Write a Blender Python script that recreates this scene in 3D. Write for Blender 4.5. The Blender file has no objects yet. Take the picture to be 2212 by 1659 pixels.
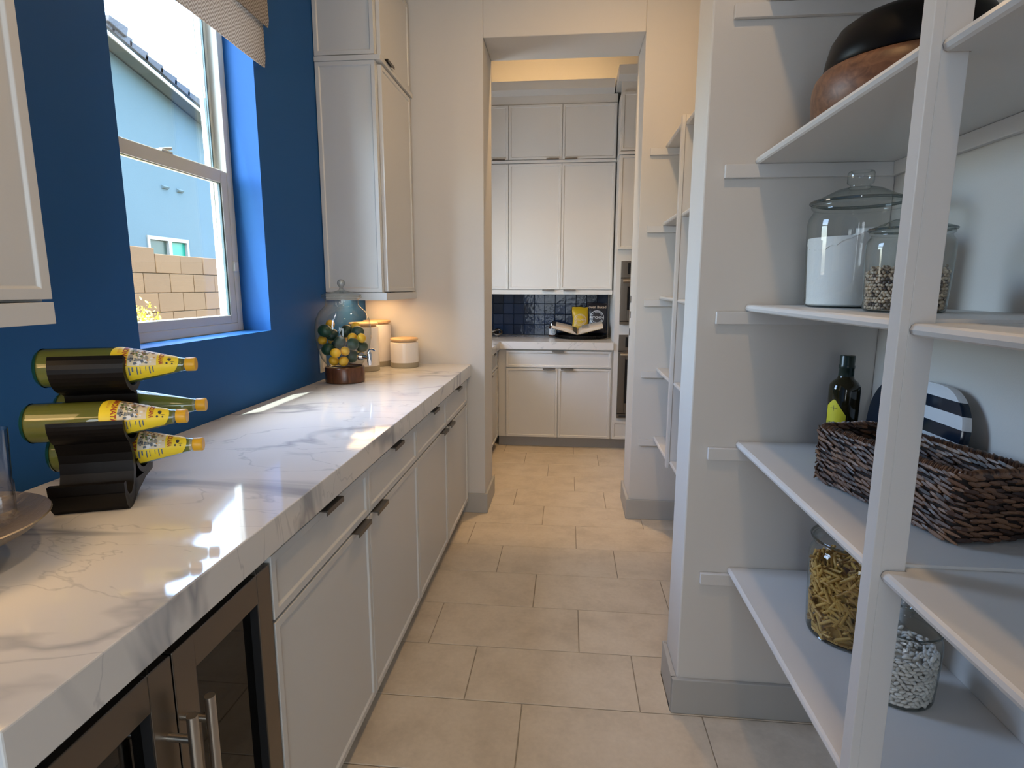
import bpy, bmesh, math, random
import numpy as np
from mathutils import Vector, Matrix
PI = math.pi
random.seed(7)
SC = bpy.context.scene
COL = SC.collection

# ------------------------------------------------------------------ camera
F_PX, PITCH, YAW, ROLL, CAM_H = 1240.13, math.radians(9.5364), math.radians(5.5371), math.radians(0.143), 1.432
cam_d = bpy.data.cameras.new('camera'); cam = bpy.data.objects.new('camera', cam_d); COL.objects.link(cam)
cam_d.sensor_width = 36.0; cam_d.lens = F_PX / 2212 * 36.0; cam_d.clip_start = 0.02; cam_d.clip_end = 200
fw = Vector((-math.sin(YAW)*math.cos(PITCH), math.cos(YAW)*math.cos(PITCH), -math.sin(PITCH)))
rt = Vector((math.cos(YAW), math.sin(YAW), 0)); up = rt.cross(fw)
r2 = rt*math.cos(ROLL) + up*math.sin(ROLL); u2 = -rt*math.sin(ROLL) + up*math.cos(ROLL)
cam.matrix_world = Matrix(((r2.x, u2.x, -fw.x, 0), (r2.y, u2.y, -fw.y, 0), (r2.z, u2.z, -fw.z, CAM_H), (0, 0, 0, 1)))
SC.camera = cam

# ------------------------------------------------------------------ world, sun, exposure
SUN_DIR = Vector((0.165, 0.23, -1.0)).normalized()
world = bpy.data.worlds.new('world'); SC.world = world; world.use_nodes = True
wn = world.node_tree.nodes; wl = world.node_tree.links
sky = wn.new('ShaderNodeTexSky'); sky.sky_type = 'NISHITA'; sky.sun_disc = False
sky.sun_elevation = math.radians(74.5); sky.sun_rotation = math.radians(200); sky.air_density = 1.0; sky.dust_density = 2.5; sky.ozone_density = 1.0
bg = wn['Background']; bg.inputs[1].default_value = 4.3
wl.new(sky.outputs[0], bg.inputs[0])
sun_d = bpy.data.lights.new('sun', 'SUN'); sun_d.energy = 16.0; sun_d.angle = math.radians(0.3); sun_d.color = (1, 0.96, 0.9)
sun = bpy.data.objects.new('sun', sun_d); COL.objects.link(sun); sun.location = (-8, -6, 30)
sun.rotation_euler = SUN_DIR.to_track_quat('-Z', 'Y').to_euler()
WARM = (1.0, 0.64, 0.30); COOL = (0.74, 0.87, 1.0)
def area(name, loc, aim, sx, sy, watts, color, shape='RECTANGLE', spread=180):
    d = bpy.data.lights.new(name, 'AREA'); d.shape = shape; d.size = sx; d.size_y = sy; d.energy = watts; d.color = color
    d.spread = math.radians(spread)
    o = bpy.data.objects.new(name, d); COL.objects.link(o); o.location = loc
    o.rotation_euler = (Vector(aim)-Vector(loc)).to_track_quat('-Z', 'Y').to_euler()
    return o
# pantry window portal, kitchen window daylight, and added fill lamps behind the camera
pt = area('window_portal', (-1.47, 1.953, 2.0), (0.5, 1.953, 2.0), 0.76, 1.54, 1, (1, 1, 1))
try: pt.data.cycles.is_portal = True
except Exception: bpy.data.objects.remove(pt)
area('kitchen_daylight', (-1.22, 4.2, 1.7), (1.2, 4.9, 1.6), 0.48, .78, 8, (0.60, 0.80, 1.0))
area('rear_fill_lamp', (-0.15, -2.99, 1.4), (0.0, 2.0, 1.3), 1.55, 2.0, 56, (0.80, 0.90, 1.0))  # added fill lamp just in front of the closed rear wall
area('side_fill_lamp', (0.90, -1.9, 1.15), (-0.75, 0.9, 0.75), 1.3, 1.7, 42, (0.78, 0.90, 1.0))  # added fill for the cabinet fronts; no opening in the right wall
SC.view_settings.view_transform = 'Standard'; SC.view_settings.look = 'None'
SC.view_settings.gamma = 1.0; SC.view_settings.use_curve_mapping = False
SC.view_settings.exposure = 0.28
try:
    SC.cycles.transparent_max_bounces = 24; SC.cycles.max_bounces = 12; SC.cycles.diffuse_bounces = 5
    SC.cycles.sample_clamp_indirect = 6.0
except Exception: pass

# ------------------------------------------------------------------ helpers
def setp(o, label=None, cat=None, group=None, kind=None):
    if label: o['label'] = label
    if cat: o['category'] = cat
    if group: o['group'] = group
    if kind: o['kind'] = kind
    return o
def thing(name, label, cat, loc=(0, 0, 0), rotz=0.0, group=None, kind=None):
    o = bpy.data.objects.new(name, None); COL.objects.link(o)
    o.location = loc; o.rotation_euler = (0, 0, rotz); o.empty_display_size = 0.05
    return setp(o, label, cat, group, kind)
def root_of(o):
    while o.parent: o = o.parent
    return o
def inv_root(o):
    r = root_of(o)
    return (Matrix.Translation(r.location) @ r.rotation_euler.to_matrix().to_4x4()).inverted()

class MB:
    def __init__(s): s.v = []; s.f = []
    def add(s, vs, fs):
        n = len(s.v); s.v += [tuple(p) for p in vs]; s.f += [tuple(i+n for i in q) for q in fs]; return s
    def box(s, x0, x1, y0, y1, z0, z1):
        return s.add([(x0,y0,z0),(x1,y0,z0),(x1,y1,z0),(x0,y1,z0),(x0,y0,z1),(x1,y0,z1),(x1,y1,z1),(x0,y1,z1)],
                     [(0,3,2,1),(4,5,6,7),(0,1,5,4),(1,2,6,5),(2,3,7,6),(3,0,4,7)])
    def obox(s, c, u, v, n, hu, hv, hn):
        c, u, v, n = Vector(c), Vector(u)*hu, Vector(v)*hv, Vector(n)*hn
        P = [c-u-v-n, c+u-v-n, c+u+v-n, c-u+v-n, c-u-v+n, c+u-v+n, c+u+v+n, c-u+v+n]
        return s.add(P, [(0,3,2,1),(4,5,6,7),(0,1,5,4),(1,2,6,5),(2,3,7,6),(3,0,4,7)])
    def prism(s, poly, to3, a, b):
        n = len(poly)
        P = [to3(p[0], p[1], a) for p in poly]+[to3(p[0], p[1], b) for p in poly]
        return s.add(P, [tuple(range(n-1, -1, -1)), tuple(range(n, 2*n))]+[(i, (i+1) % n, n+(i+1) % n, n+i) for i in range(n)])
    def lathe(s, prof, c=(0, 0, 0), n=48, ax='z', close=True, a0=0.0):
        P = []; F = []; m = len(prof)
        for (r, h) in prof:
            for i in range(n):
                t = a0+2*PI*i/n; a, b = r*math.cos(t), r*math.sin(t)
                if ax == 'z': P.append((c[0]+a, c[1]+b, c[2]+h))
                elif ax == 'x': P.append((c[0]+h, c[1]+a, c[2]+b))
                else: P.append((c[0]+b, c[1]+h, c[2]+a))
        for j in range(m-1):
            for i in range(n):
                k = (i+1) % n; F.append((j*n+i, j*n+k, (j+1)*n+k, (j+1)*n+i))
        if close:
            F.append(tuple(range(n-1, -1, -1))); F.append(tuple((m-1)*n+i for i in range(n)))
        return s.add(P, F)
    def tube(s, pts, r, n=10, caps=True):
        pts = [Vector(p) for p in pts]; P = []; F = []; m = len(pts)
        rr = r if hasattr(r, '__len__') else [r]*m
        nrm = None
        for j, p in enumerate(pts):
            t = ((pts[min(j+1, m-1)]-pts[max(j-1, 0)])).normalized()
            if nrm is None: nrm = t.orthogonal().normalized()
            else:
                nrm = (nrm-t*nrm.dot(t)); nrm = nrm.normalized() if nrm.length > 1e-6 else t.orthogonal().normalized()
            b = t.cross(nrm)
            for i in range(n):
                a = 2*PI*i/n; P.append(p+(nrm*math.cos(a)+b*math.sin(a))*rr[j])
        for j in range(m-1):
            for i in range(n):
                k = (i+1) % n; F.append((j*n+i, j*n+k, (j+1)*n+k, (j+1)*n+i))
        if caps: F.append(tuple(range(n-1, -1, -1))); F.append(tuple((m-1)*n+i for i in range(n)))
        return s.add(P, F)
    def panel(s, o, u, v, n, w, h, t, fr=0.019, rec=0.006):
        """thin-framed door: slab with a recessed centre panel"""
        o, u, v, n = Vector(o), Vector(u), Vector(v), Vector(n)
        p = lambda a, b, c: o+u*a+v*b+n*c
        q = lambda a, c: [p(a, a, c), p(w-a, a, c), p(w-a, h-a, c), p(a, h-a, c)]
        P = q(0, 0)+q(0, t)+q(fr, t)+q(fr+0.004, t-rec)
        F = [(3, 2, 1, 0), (12, 13, 14, 15)]
        for L in (0, 4, 8):
            for i in range(4): F.append((L+i, L+(i+1) % 4, L+4+(i+1) % 4, L+4+i))
        return s.add(P, F)
    def wall(s, u0, u1, z0, z1, d0, d1, ax, hole=None):
        """slab; ax 'y': runs along y, thickness d0..d1 in x. hole=(ua,ub,za,zb)"""
        def b(a0, a1, c0, c1):
            if a1-a0 < 1e-6 or c1-c0 < 1e-6: return
            if ax == 'y': s.box(d0, d1, a0, a1, c0, c1)
            else: s.box(a0, a1, d0, d1, c0, c1)
        if not hole: b(u0, u1, z0, z1); return s
        a, c, e, g = hole
        b(u0, a, z0, z1); b(c, u1, z0, z1); b(a, c, z0, e); b(a, c, g, z1)
        return s
    def build(s, name, mat, parent=None, smooth=False, bev=0.0, loc=None, local=False, seg=2, ang=40, mesh=None):
        vs = s.v
        if parent is not None and not local:
            M = inv_root(parent); vs = [tuple(M @ Vector(p)) for p in vs]
        elif loc is not None:
            vs = [(p[0]-loc[0], p[1]-loc[1], p[2]-loc[2]) for p in vs]
        me = bpy.data.meshes.new(name); me.from_pydata(vs, [], s.f); me.update()
        bm = bmesh.new(); bm.from_mesh(me); bmesh.ops.recalc_face_normals(bm, faces=bm.faces)
        if bev > 0: bmesh.ops.remove_doubles(bm, verts=bm.verts, dist=1e-6)
        bm.to_mesh(me); bm.free()
        me.materials.append(mat)
        o = bpy.data.objects.new(name, me); COL.objects.link(o)
        if parent is not None: o.parent = parent
        if loc is not None: o.location = loc
        if smooth:
            for p in me.polygons: p.use_smooth = True
            try: me.set_sharp_from_angle(angle=math.radians(ang))
            except Exception: pass
        if bev > 0:
            m = o.modifiers.new('edge', 'BEVEL'); m.width = bev; m.segments = seg; m.limit_method = 'ANGLE'; m.angle_limit = math.radians(35)
        return o
def copy_part(o, parent, loc=None):
    c = o.copy(); COL.objects.link(c); c.parent = parent
    if loc is not None: c.location = loc
    return c
def copy_tree(o, parent=None):
    c = o.copy(); COL.objects.link(c)
    if parent: c.parent = parent
    for k in [x for x in bpy.data.objects if x.parent == o]: copy_tree(k, c)
    return c

# ------------------------------------------------------------------ materials
def mat(name, col, rough=0.5, metal=0.0, bump=0.0, bscale=200.0, var=0.0, vscale=3.0, spec=0.5, coat=0.0, trans=0.0, sss=0.0, rnd=0.0):
    m = bpy.data.materials.new(name); m.use_nodes = True; nt = m.node_tree; N = nt.nodes; L = nt.links
    b = N['Principled BSDF']; b.inputs['Base Color'].default_value = (*col, 1); b.inputs['Roughness'].default_value = rough
    b.inputs['Metallic'].default_value = metal; b.inputs['Specular IOR Level'].default_value = spec
    b.inputs['Coat Weight'].default_value = coat; b.inputs['Transmission Weight'].default_value = trans
    if sss: b.inputs['Subsurface Weight'].default_value = sss; b.inputs['Subsurface Radius'].default_value = (0.01, 0.008, 0.005)
    tc = N.new('ShaderNodeNewGeometry')
    if bump:
        n = N.new('ShaderNodeTexNoise'); n.inputs['Scale'].default_value = bscale; n.inputs['Detail'].default_value = 3
        L.new(tc.outputs['Position'], n.inputs['Vector'])
        bp = N.new('ShaderNodeBump'); bp.inputs['Strength'].default_value = bump; bp.inputs['Distance'].default_value = 0.002
        L.new(n.outputs[0], bp.inputs['Height']); L.new(bp.outputs[0], b.inputs['Normal'])
    if var or rnd:
        h = N.new('ShaderNodeHueSaturation'); h.inputs['Color'].default_value = (*col, 1)
        mr = N.new('ShaderNodeMapRange')
        if rnd:
            oi = N.new('ShaderNodeObjectInfo'); L.new(oi.outputs['Random'], mr.inputs[0]); k = rnd
        else:
            n2 = N.new('ShaderNodeTexNoise'); n2.inputs['Scale'].default_value = vscale; n2.inputs['Detail'].default_value = 4
            L.new(tc.outputs['Position'], n2.inputs['Vector']); L.new(n2.outputs[0], mr.inputs[0]); k = var
        mr.inputs['To Min'].default_value = 1-k; mr.inputs['To Max'].default_value = 1+k
        L.new(mr.outputs[0], h.inputs['Value']); L.new(h.outputs[0], b.inputs['Base Color'])
    return m
def nodes(m): return m.node_tree.nodes, m.node_tree.links, m.node_tree.nodes['Principled BSDF']
def ramp(N, pts):
    r = N.new('ShaderNodeValToRGB'); e = r.color_ramp.elements
    while len(e) < len(pts): e.new(0.5)
    for i, (p, c) in enumerate(pts): e[i].position = p; e[i].color = (*c, 1)
    return r
def glass(name, tint=(0.97, 0.985, 0.98), edge=(0.45, 0.52, 0.50), f0=0.05, rough=0.02, gain=0.85):
    m = bpy.data.materials.new(name); m.use_nodes = True; N = m.node_tree.nodes; L = m.node_tree.links; N.clear()
    out = N.new('ShaderNodeOutputMaterial'); mx = N.new('ShaderNodeMixShader'); tr = N.new('ShaderNodeBsdfTransparent'); gl = N.new('ShaderNodeBsdfGlossy')
    gl.inputs['Roughness'].default_value = rough
    lw = N.new('ShaderNodeLayerWeight'); lw.inputs['Blend'].default_value = 0.5
    p5 = N.new('ShaderNodeMath'); p5.operation = 'POWER'; p5.inputs[1].default_value = 5; L.new(lw.outputs['Facing'], p5.inputs[0])
    ma = N.new('ShaderNodeMath'); ma.operation = 'MULTIPLY_ADD'; ma.inputs[1].default_value = gain; ma.inputs[2].default_value = f0; L.new(p5.outputs[0], ma.inputs[0])
    p3 = N.new('ShaderNodeMath'); p3.operation = 'POWER'; p3.inputs[1].default_value = 3.5; L.new(lw.outputs['Facing'], p3.inputs[0])
    rp = ramp(N, [(0, tint), (1, edge)]); L.new(p3.outputs[0], rp.inputs[0]); L.new(rp.outputs[0], tr.inputs[0])
    L.new(ma.outputs[0], mx.inputs[0]); L.new(tr.outputs[0], mx.inputs[1]); L.new(gl.outputs[0], mx.inputs[2]); L.new(mx.outputs[0], out.inputs[0])
    return m
def emit(name, col, st):
    m = bpy.data.materials.new(name); m.use_nodes = True; N = m.node_tree.nodes; L = m.node_tree.links
    b = N['Principled BSDF']; b.inputs['Base Color'].default_value = (*col, 1); b.inputs['Emission Color'].default_value = (*col, 1); b.inputs['Emission Strength'].default_value = st
    return m
WALL = mat('wall_paint', (0.60, 0.575, 0.535), 0.75, bump=0.10, bscale=350)
CEIL = mat('ceiling_paint', (0.72, 0.70, 0.66), 0.8)
BLUE = mat('blue_wall_paint', (0.010, 0.080, 0.245), 0.6, bump=0.05, bscale=350, spec=0.22)
CAB = mat('cabinet_paint', (0.60, 0.59, 0.565), 0.38)
SHELF = mat('shelf_paint', (0.62, 0.605, 0.58), 0.45, bump=0.04, bscale=250)
BASEB = mat('baseboard_paint', (0.40, 0.39, 0.365), 0.5)
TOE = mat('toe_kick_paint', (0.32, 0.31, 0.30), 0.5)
GROUT = mat('grout', (0.30, 0.255, 0.20), 0.9)
PEWTER = mat('dark_pewter', (0.13, 0.115, 0.10), 0.35, metal=0.8)
STEEL = mat('stainless_steel', (0.46, 0.43, 0.39), 0.28, metal=1.0, var=0.05, vscale=8)
STEELD = mat('dark_stainless_steel', (0.20, 0.17, 0.14), 0.30, metal=1.0)
CHROME = mat('chrome', (0.78, 0.78, 0.78), 0.08, metal=1.0)
BLACK = mat('black_plastic', (0.012, 0.012, 0.013), 0.35)
BLKGLS = mat('black_glass', (0.008, 0.008, 0.010), 0.05)
SATIN = mat('satin_black_lacquer', (0.005, 0.004, 0.0035), 0.38, spec=0.16)
VINYL = mat('window_vinyl', (0.55, 0.55, 0.49), 0.4)
ALUGREEN = mat('window_gasket', (0.03, 0.07, 0.07), 0.4)
CERAM = mat('white_ceramic', (0.74, 0.70, 0.66), 0.25)
TANB = mat('tan_clay_band', (0.33, 0.29, 0.21), 0.6)
BAMBOO = mat('bamboo_lid_wood', (0.62, 0.40, 0.20), 0.45, var=0.12, vscale=40)
LEMON = mat('lemon_peel', (0.80, 0.44, 0.012), 0.38, bump=0.25, bscale=500, rnd=0.12)
LIME = mat('lime_peel', (0.010, 0.040, 0.016), 0.35, bump=0.25, bscale=450, rnd=0.3)
YCAP = mat('yellow_plastic_cap', (0.66, 0.36, 0.01), 0.4)
LBLY = mat('yellow_label_paper', (0.80, 0.60, 0.02), 0.5)
LBLC = mat('cream_label_paper', (0.70, 0.60, 0.40), 0.5)
INKR = mat('red_ink', (0.36, 0.05, 0.015), 0.6)
INKD = mat('dark_ink', (0.03, 0.03, 0.035), 0.6)
INKB = mat('blue_grey_ink', (0.10, 0.13, 0.17), 0.6)
INKW = mat('white_ink', (0.75, 0.75, 0.74), 0.6)
INKG = mat('green_ink', (0.10, 0.16, 0.03), 0.6)
INKN = mat('brown_ink', (0.20, 0.10, 0.05), 0.6)
INKGR = mat('grey_ink', (0.28, 0.27, 0.23), 0.6)
INKO = mat('orange_ink', (0.60, 0.28, 0.04), 0.6)
FLOUR = mat('white_flour', (0.78, 0.77, 0.74), 0.95, bump=0.5, bscale=120)
PASTA = mat('penne_pasta', (0.50, 0.28, 0.06), 0.5)
BEANW = mat('white_beans', (0.66, 0.62, 0.55), 0.45)
PEAB = mat('black_eyed_peas', (0.60, 0.48, 0.34), 0.5)
DKEYE = mat('dark_bean_eyes', (0.03, 0.02, 0.02), 0.5)
NAVY = mat('navy_glaze', (0.006, 0.014, 0.028), 0.15)
WHITEG = mat('white_marble', (0.62, 0.64, 0.66), 0.2, var=0.06, vscale=12)
GLASS = glass('clear_glass')
PANE = glass('window_pane_glass', (0.97, 0.99, 0.985), (0.8, 0.9, 0.88), 0.04, 0.0, 0.8)
BOTGL = glass('bottle_glass', (0.93, 0.97, 0.95), (0.12, 0.30, 0.24), 0.05, 0.02)
FRGL = glass('tinted_glass', (0.16, 0.135, 0.13), (0.05, 0.045, 0.045), 0.06, 0.02)
TUMB = glass('tumbler_glass', (0.93, 0.94, 0.95), (0.35, 0.36, 0.38), 0.08, 0.02)

# quartz: off-white with thin grey branching veins
QUARTZ = mat('veined_quartz', (0.66, 0.645, 0.62), 0.06, spec=0.6)
def _quartz():
    N, L, b = nodes(QUARTZ); g = N.new('ShaderNodeNewGeometry')
    mp = N.new('ShaderNodeMapping'); mp.inputs['Rotation'].default_value = (0.3, 0.2, 0.95); mp.inputs['Scale'].default_value = (1.0, 2.6, 1.0); L.new(g.outputs['Position'], mp.inputs[0])
    def vein(scale, wid, dist, seed):
        n = N.new('ShaderNodeTexNoise'); n.inputs['Scale'].default_value = scale; n.inputs['Detail'].default_value = 5; n.inputs['Distortion'].default_value = dist
        a = N.new('ShaderNodeVectorMath'); a.inputs[1].default_value = (seed, seed*1.7, 0); L.new(mp.outputs[0], a.inputs[0]); L.new(a.outputs[0], n.inputs['Vector'])
        s = N.new('ShaderNodeMath'); s.operation = 'SUBTRACT'; s.inputs[1].default_value = 0.5; L.new(n.outputs[0], s.inputs[0])
        ab = N.new('ShaderNodeMath'); ab.operation = 'ABSOLUTE'; L.new(s.outputs[0], ab.inputs[0])
        r = ramp(N, [(0, (1, 1, 1)), (wid, (0, 0, 0))]); L.new(ab.outputs[0], r.inputs[0]); return r
    v1 = vein(0.70, 0.024, 0.8, 4.3); v2 = vein(1.7, 0.008, 0.9, 9.1)
    msk = N.new('ShaderNodeTexNoise'); msk.inputs['Scale'].default_value = 1.3; L.new(g.outputs['Position'], msk.inputs['Vector'])
    mr = ramp(N, [(0.36, (0, 0, 0)), (0.52, (1, 1, 1))]); L.new(msk.outputs[0], mr.inputs[0])
    m1 = N.new('ShaderNodeMath'); m1.operation = 'MULTIPLY'; L.new(v1.outputs[0], m1.inputs[0]); L.new(mr.outputs[0], m1.inputs[1])
    m2 = N.new('ShaderNodeMath'); m2.operation = 'MULTIPLY'; m2.inputs[1].default_value = 0.45; L.new(v2.outputs[0], m2.inputs[0])
    ad = N.new('ShaderNodeMath'); ad.operation = 'MAXIMUM'; L.new(m1.outputs[0], ad.inputs[0]); L.new(m2.outputs[0], ad.inputs[1])
    mx = N.new('ShaderNodeMix'); mx.data_type = 'RGBA'; mx.inputs['A'].default_value = (0.66, 0.645, 0.62, 1); mx.inputs['B'].default_value = (0.34, 0.345, 0.36, 1)
    L.new(ad.outputs[0], mx.inputs['Factor']); L.new(mx.outputs['Result'], b.inputs['Base Color'])
_quartz()
# floor porcelain: warm beige cement look
TILE = mat('beige_cement_tile', (0.46, 0.395, 0.31), 0.42)
def _tile():
    N, L, b = nodes(TILE); g = N.new('ShaderNodeNewGeometry'); oi = N.new('ShaderNodeObjectInfo')
    off = N.new('ShaderNodeVectorMath'); off.operation = 'SCALE'; off.inputs['Scale'].default_value = 37.0
    cb = N.new('ShaderNodeCombineXYZ'); L.new(oi.outputs['Random'], cb.inputs[0]); L.new(oi.outputs['Random'], cb.inputs[1]); L.new(cb.outputs[0], off.inputs[0])
    ad = N.new('ShaderNodeVectorMath'); L.new(g.outputs['Position'], ad.inputs[0]); L.new(off.outputs[0], ad.inputs[1])
    n = N.new('ShaderNodeTexNoise'); n.inputs['Scale'].default_value = 5.5; n.inputs['Detail'].default_value = 8; n.inputs['Roughness'].default_value = 0.65; L.new(ad.outputs[0], n.inputs['Vector'])
    r = ramp(N, [(0.30, (0.50, 0.425, 0.33)), (0.52, (0.61, 0.525, 0.415)), (0.75, (0.66, 0.58, 0.47))]); L.new(n.outputs[0], r.inputs[0])
    n2 = N.new('ShaderNodeTexNoise'); n2.inputs['Scale'].default_value = 60; n2.inputs['Detail'].default_value = 4; L.new(ad.outputs[0], n2.inputs['Vector'])
    h = N.new('ShaderNodeHueSaturation'); mr = N.new('ShaderNodeMapRange'); mr.inputs['To Min'].default_value = 0.90; mr.inputs['To Max'].default_value = 1.08
    L.new(n2.outputs[0], mr.inputs[0]); L.new(mr.outputs[0], h.inputs['Value']); L.new(r.outputs[0], h.inputs['Color']); L.new(h.outputs[0], b.inputs['Base Color'])
_tile()
# glazed navy backsplash tile
ZELL = mat('navy_glazed_tile', (0.010, 0.022, 0.055), 0.10, rnd=0.45, bump=0.9, bscale=22, spec=0.25)
def woodmat(name, c1, c2, rough, sc=(2, 30, 30), coat=0.0):
    m = mat(name, c1, rough, coat=coat); N, L, b = nodes(m); g = N.new('ShaderNodeTexCoord')
    mp = N.new('ShaderNodeMapping'); mp.inputs['Scale'].default_value = sc; L.new(g.outputs['Object'], mp.inputs[0])
    n = N.new('ShaderNodeTexNoise'); n.inputs['Scale'].default_value = 3; n.inputs['Detail'].default_value = 6; n.inputs['Distortion'].default_value = 1.2; L.new(mp.outputs[0], n.inputs['Vector'])
    r = ramp(N, [(0.3, c1), (0.7, c2)]); L.new(n.outputs[0], r.inputs[0]); L.new(r.outputs[0], b.inputs['Base Color']); return m
WALNUT = woodmat('walnut_wood', (0.055, 0.018, 0.006), (0.14, 0.050, 0.018), 0.25, (10, 10, 3))
ACACIA = woodmat('acacia_wood', (.10, .040, .018), (.22, .10, .048), 0.45, (4, 18, 18))
def islandmat(name, cols, rough):
    m = mat(name, cols[0], rough); N, L, b = nodes(m); g = N.new('ShaderNodeNewGeometry')
    r = ramp(N, [(i/max(1, len(cols)-1), c) for i, c in enumerate(cols)]); L.new(g.outputs['Random Per Island'], r.inputs[0]); L.new(r.outputs[0], b.inputs['Base Color']); return m
RATTAN = islandmat('woven_water_hyacinth', [(0.020, 0.008, 0.005), (0.075, 0.032, 0.016), (0.13, 0.058, 0.028), (0.20, 0.10, 0.05), (0.045, 0.018, 0.010)], 0.42)
PENNE = islandmat('dry_penne', [(0.40, 0.21, 0.035), (0.52, 0.30, 0.06), (0.60, 0.37, 0.10)], 0.5)
BEANS = islandmat('dry_white_beans', [(0.50, 0.47, 0.42), (0.66, 0.62, 0.56), (0.74, 0.70, 0.64)], 0.4)
PEAS = islandmat('dry_black_eyed_peas', [(0.36, 0.26, 0.17), (0.56, 0.44, 0.31), (0.66, 0.55, 0.42), (0.05, 0.03, 0.025), (0.60, 0.47, 0.33)], 0.45)
FABRIC = mat('woven_shade_fabric', (0.42, 0.37, 0.32), 0.9)
def _fabric():
    N, L, b = nodes(FABRIC); g = N.new('ShaderNodeNewGeometry')
    sp = N.new('ShaderNodeSeparateXYZ'); L.new(g.outputs['Position'], sp.inputs[0])
    # zigzag: z + triangle(y)
    pp = N.new('ShaderNodeMath'); pp.operation = 'PINGPONG'; pp.inputs[1].default_value = 0.011; L.new(sp.outputs['Y'], pp.inputs[0])
    su = N.new('ShaderNodeMath'); su.operation = 'ADD'; L.new(sp.outputs['Z'], su.inputs[0]); L.new(pp.outputs[0], su.inputs[1])
    p2 = N.new('ShaderNodeMath'); p2.operation = 'PINGPONG'; p2.inputs[1].default_value = 0.0065; L.new(su.outputs[0], p2.inputs[0])
    dv = N.new('ShaderNodeMath'); dv.operation = 'DIVIDE'; dv.inputs[1].default_value = 0.0065; L.new(p2.outputs[0], dv.inputs[0])
    r = ramp(N, [(0.35, (0.30, 0.255, 0.22)), (0.65, (0.56, 0.52, 0.47))]); L.new(dv.outputs[0], r.inputs[0])
    tl = N.new('ShaderNodeBsdfTranslucent'); L.new(r.outputs[0], tl.inputs[0]); L.new(r.outputs[0], b.inputs['Base Color'])
    mx = N.new('ShaderNodeMixShader'); mx.inputs[0].default_value = 0.40
    out = N['Material Output']; L.new(b.outputs[0], mx.inputs[1]); L.new(tl.outputs[0], mx.inputs[2]); L.new(mx.outputs[0], out.inputs[0])
_fabric()
SILVER = mat('hammered_silver', (0.36, 0.31, 0.265), 0.36, metal=0.9, bump=1.0, bscale=110)
LIQ = mat('cloudy_lemonade', (0.26, 0.25, 0.055), 0.12, spec=0.3)
def _liq():
    N, L, b = nodes(LIQ); tl = N.new('ShaderNodeBsdfTranslucent'); tl.inputs[0].default_value = (0.36, 0.40, 0.12, 1)
    tr = N.new('ShaderNodeBsdfTransparent'); tr.inputs[0].default_value = (0.72, 0.78, 0.55, 1)
    mx = N.new('ShaderNodeMixShader'); mx.inputs[0].default_value = 0.4; m2 = N.new('ShaderNodeMixShader'); m2.inputs[0].default_value = 0.18
    L.new(b.outputs[0], mx.inputs[1]); L.new(tl.outputs[0], mx.inputs[2]); L.new(mx.outputs[0], m2.inputs[1]); L.new(tr.outputs[0], m2.inputs[2]); L.new(m2.outputs[0], N['Material Output'].inputs[0])
_liq()

# ------------------------------------------------------------------ text
def text_geo(body, size, align='CENTER', bold=0.0):
    cu = bpy.data.curves.new('lettering', 'FONT'); cu.body = body; cu.size = size; cu.align_x = align; cu.align_y = 'CENTER'; cu.offset = bold; cu.resolution_u = 2
    o = bpy.data.objects.new('lettering', cu); COL.objects.link(o)
    dg = bpy.context.evaluated_depsgraph_get(); me = bpy.data.meshes.new_from_object(o.evaluated_get(dg))
    vs = [tuple(v.co) for v in me.vertices]; fs = [tuple(p.vertices) for p in me.polygons]
    bpy.data.objects.remove(o); bpy.data.curves.remove(cu); bpy.data.meshes.remove(me)
    return vs, fs
def add_text(mb, body, size, to3, bold=0.0, align='CENTER'):
    vs, fs = text_geo(body, size, align, bold); mb.add([to3(p[0], p[1]) for p in vs], fs)
def add_patch(mb, s0, s1, t0, t1, to3, ns=10, nt=2):
    P = []; F = []
    for j in range(nt+1):
        for i in range(ns+1): P.append(to3(s0+(s1-s0)*i/ns, t0+(t1-t0)*j/nt))
    for j in range(nt):
        for i in range(ns): a = j*(ns+1)+i; F.append((a, a+1, a+ns+2, a+ns+1))
    mb.add(P, F)
def add_disc(mb, cs, ct, rs, rtt, to3, n=14, a0=0):
    mb.add([to3(cs, ct)]+[to3(cs+rs*math.cos(a0+2*PI*i/n), ct+rtt*math.sin(a0+2*PI*i/n)) for i in range(n)], [(0, 1+i, 1+(i+1) % n) for i in range(n)])
def add_ring(mb, cs, ct, r0, r1, to3, n=28):
    P = []
    for i in range(n):
        a = 2*PI*i/n; P += [to3(cs+r0*math.cos(a), ct+r0*math.sin(a)), to3(cs+r1*math.cos(a), ct+r1*math.sin(a))]
    mb.add(P, [(2*i, 2*i+1, (2*i+3) % (2*n), (2*i+2) % (2*n)) for i in range(n)])

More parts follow.
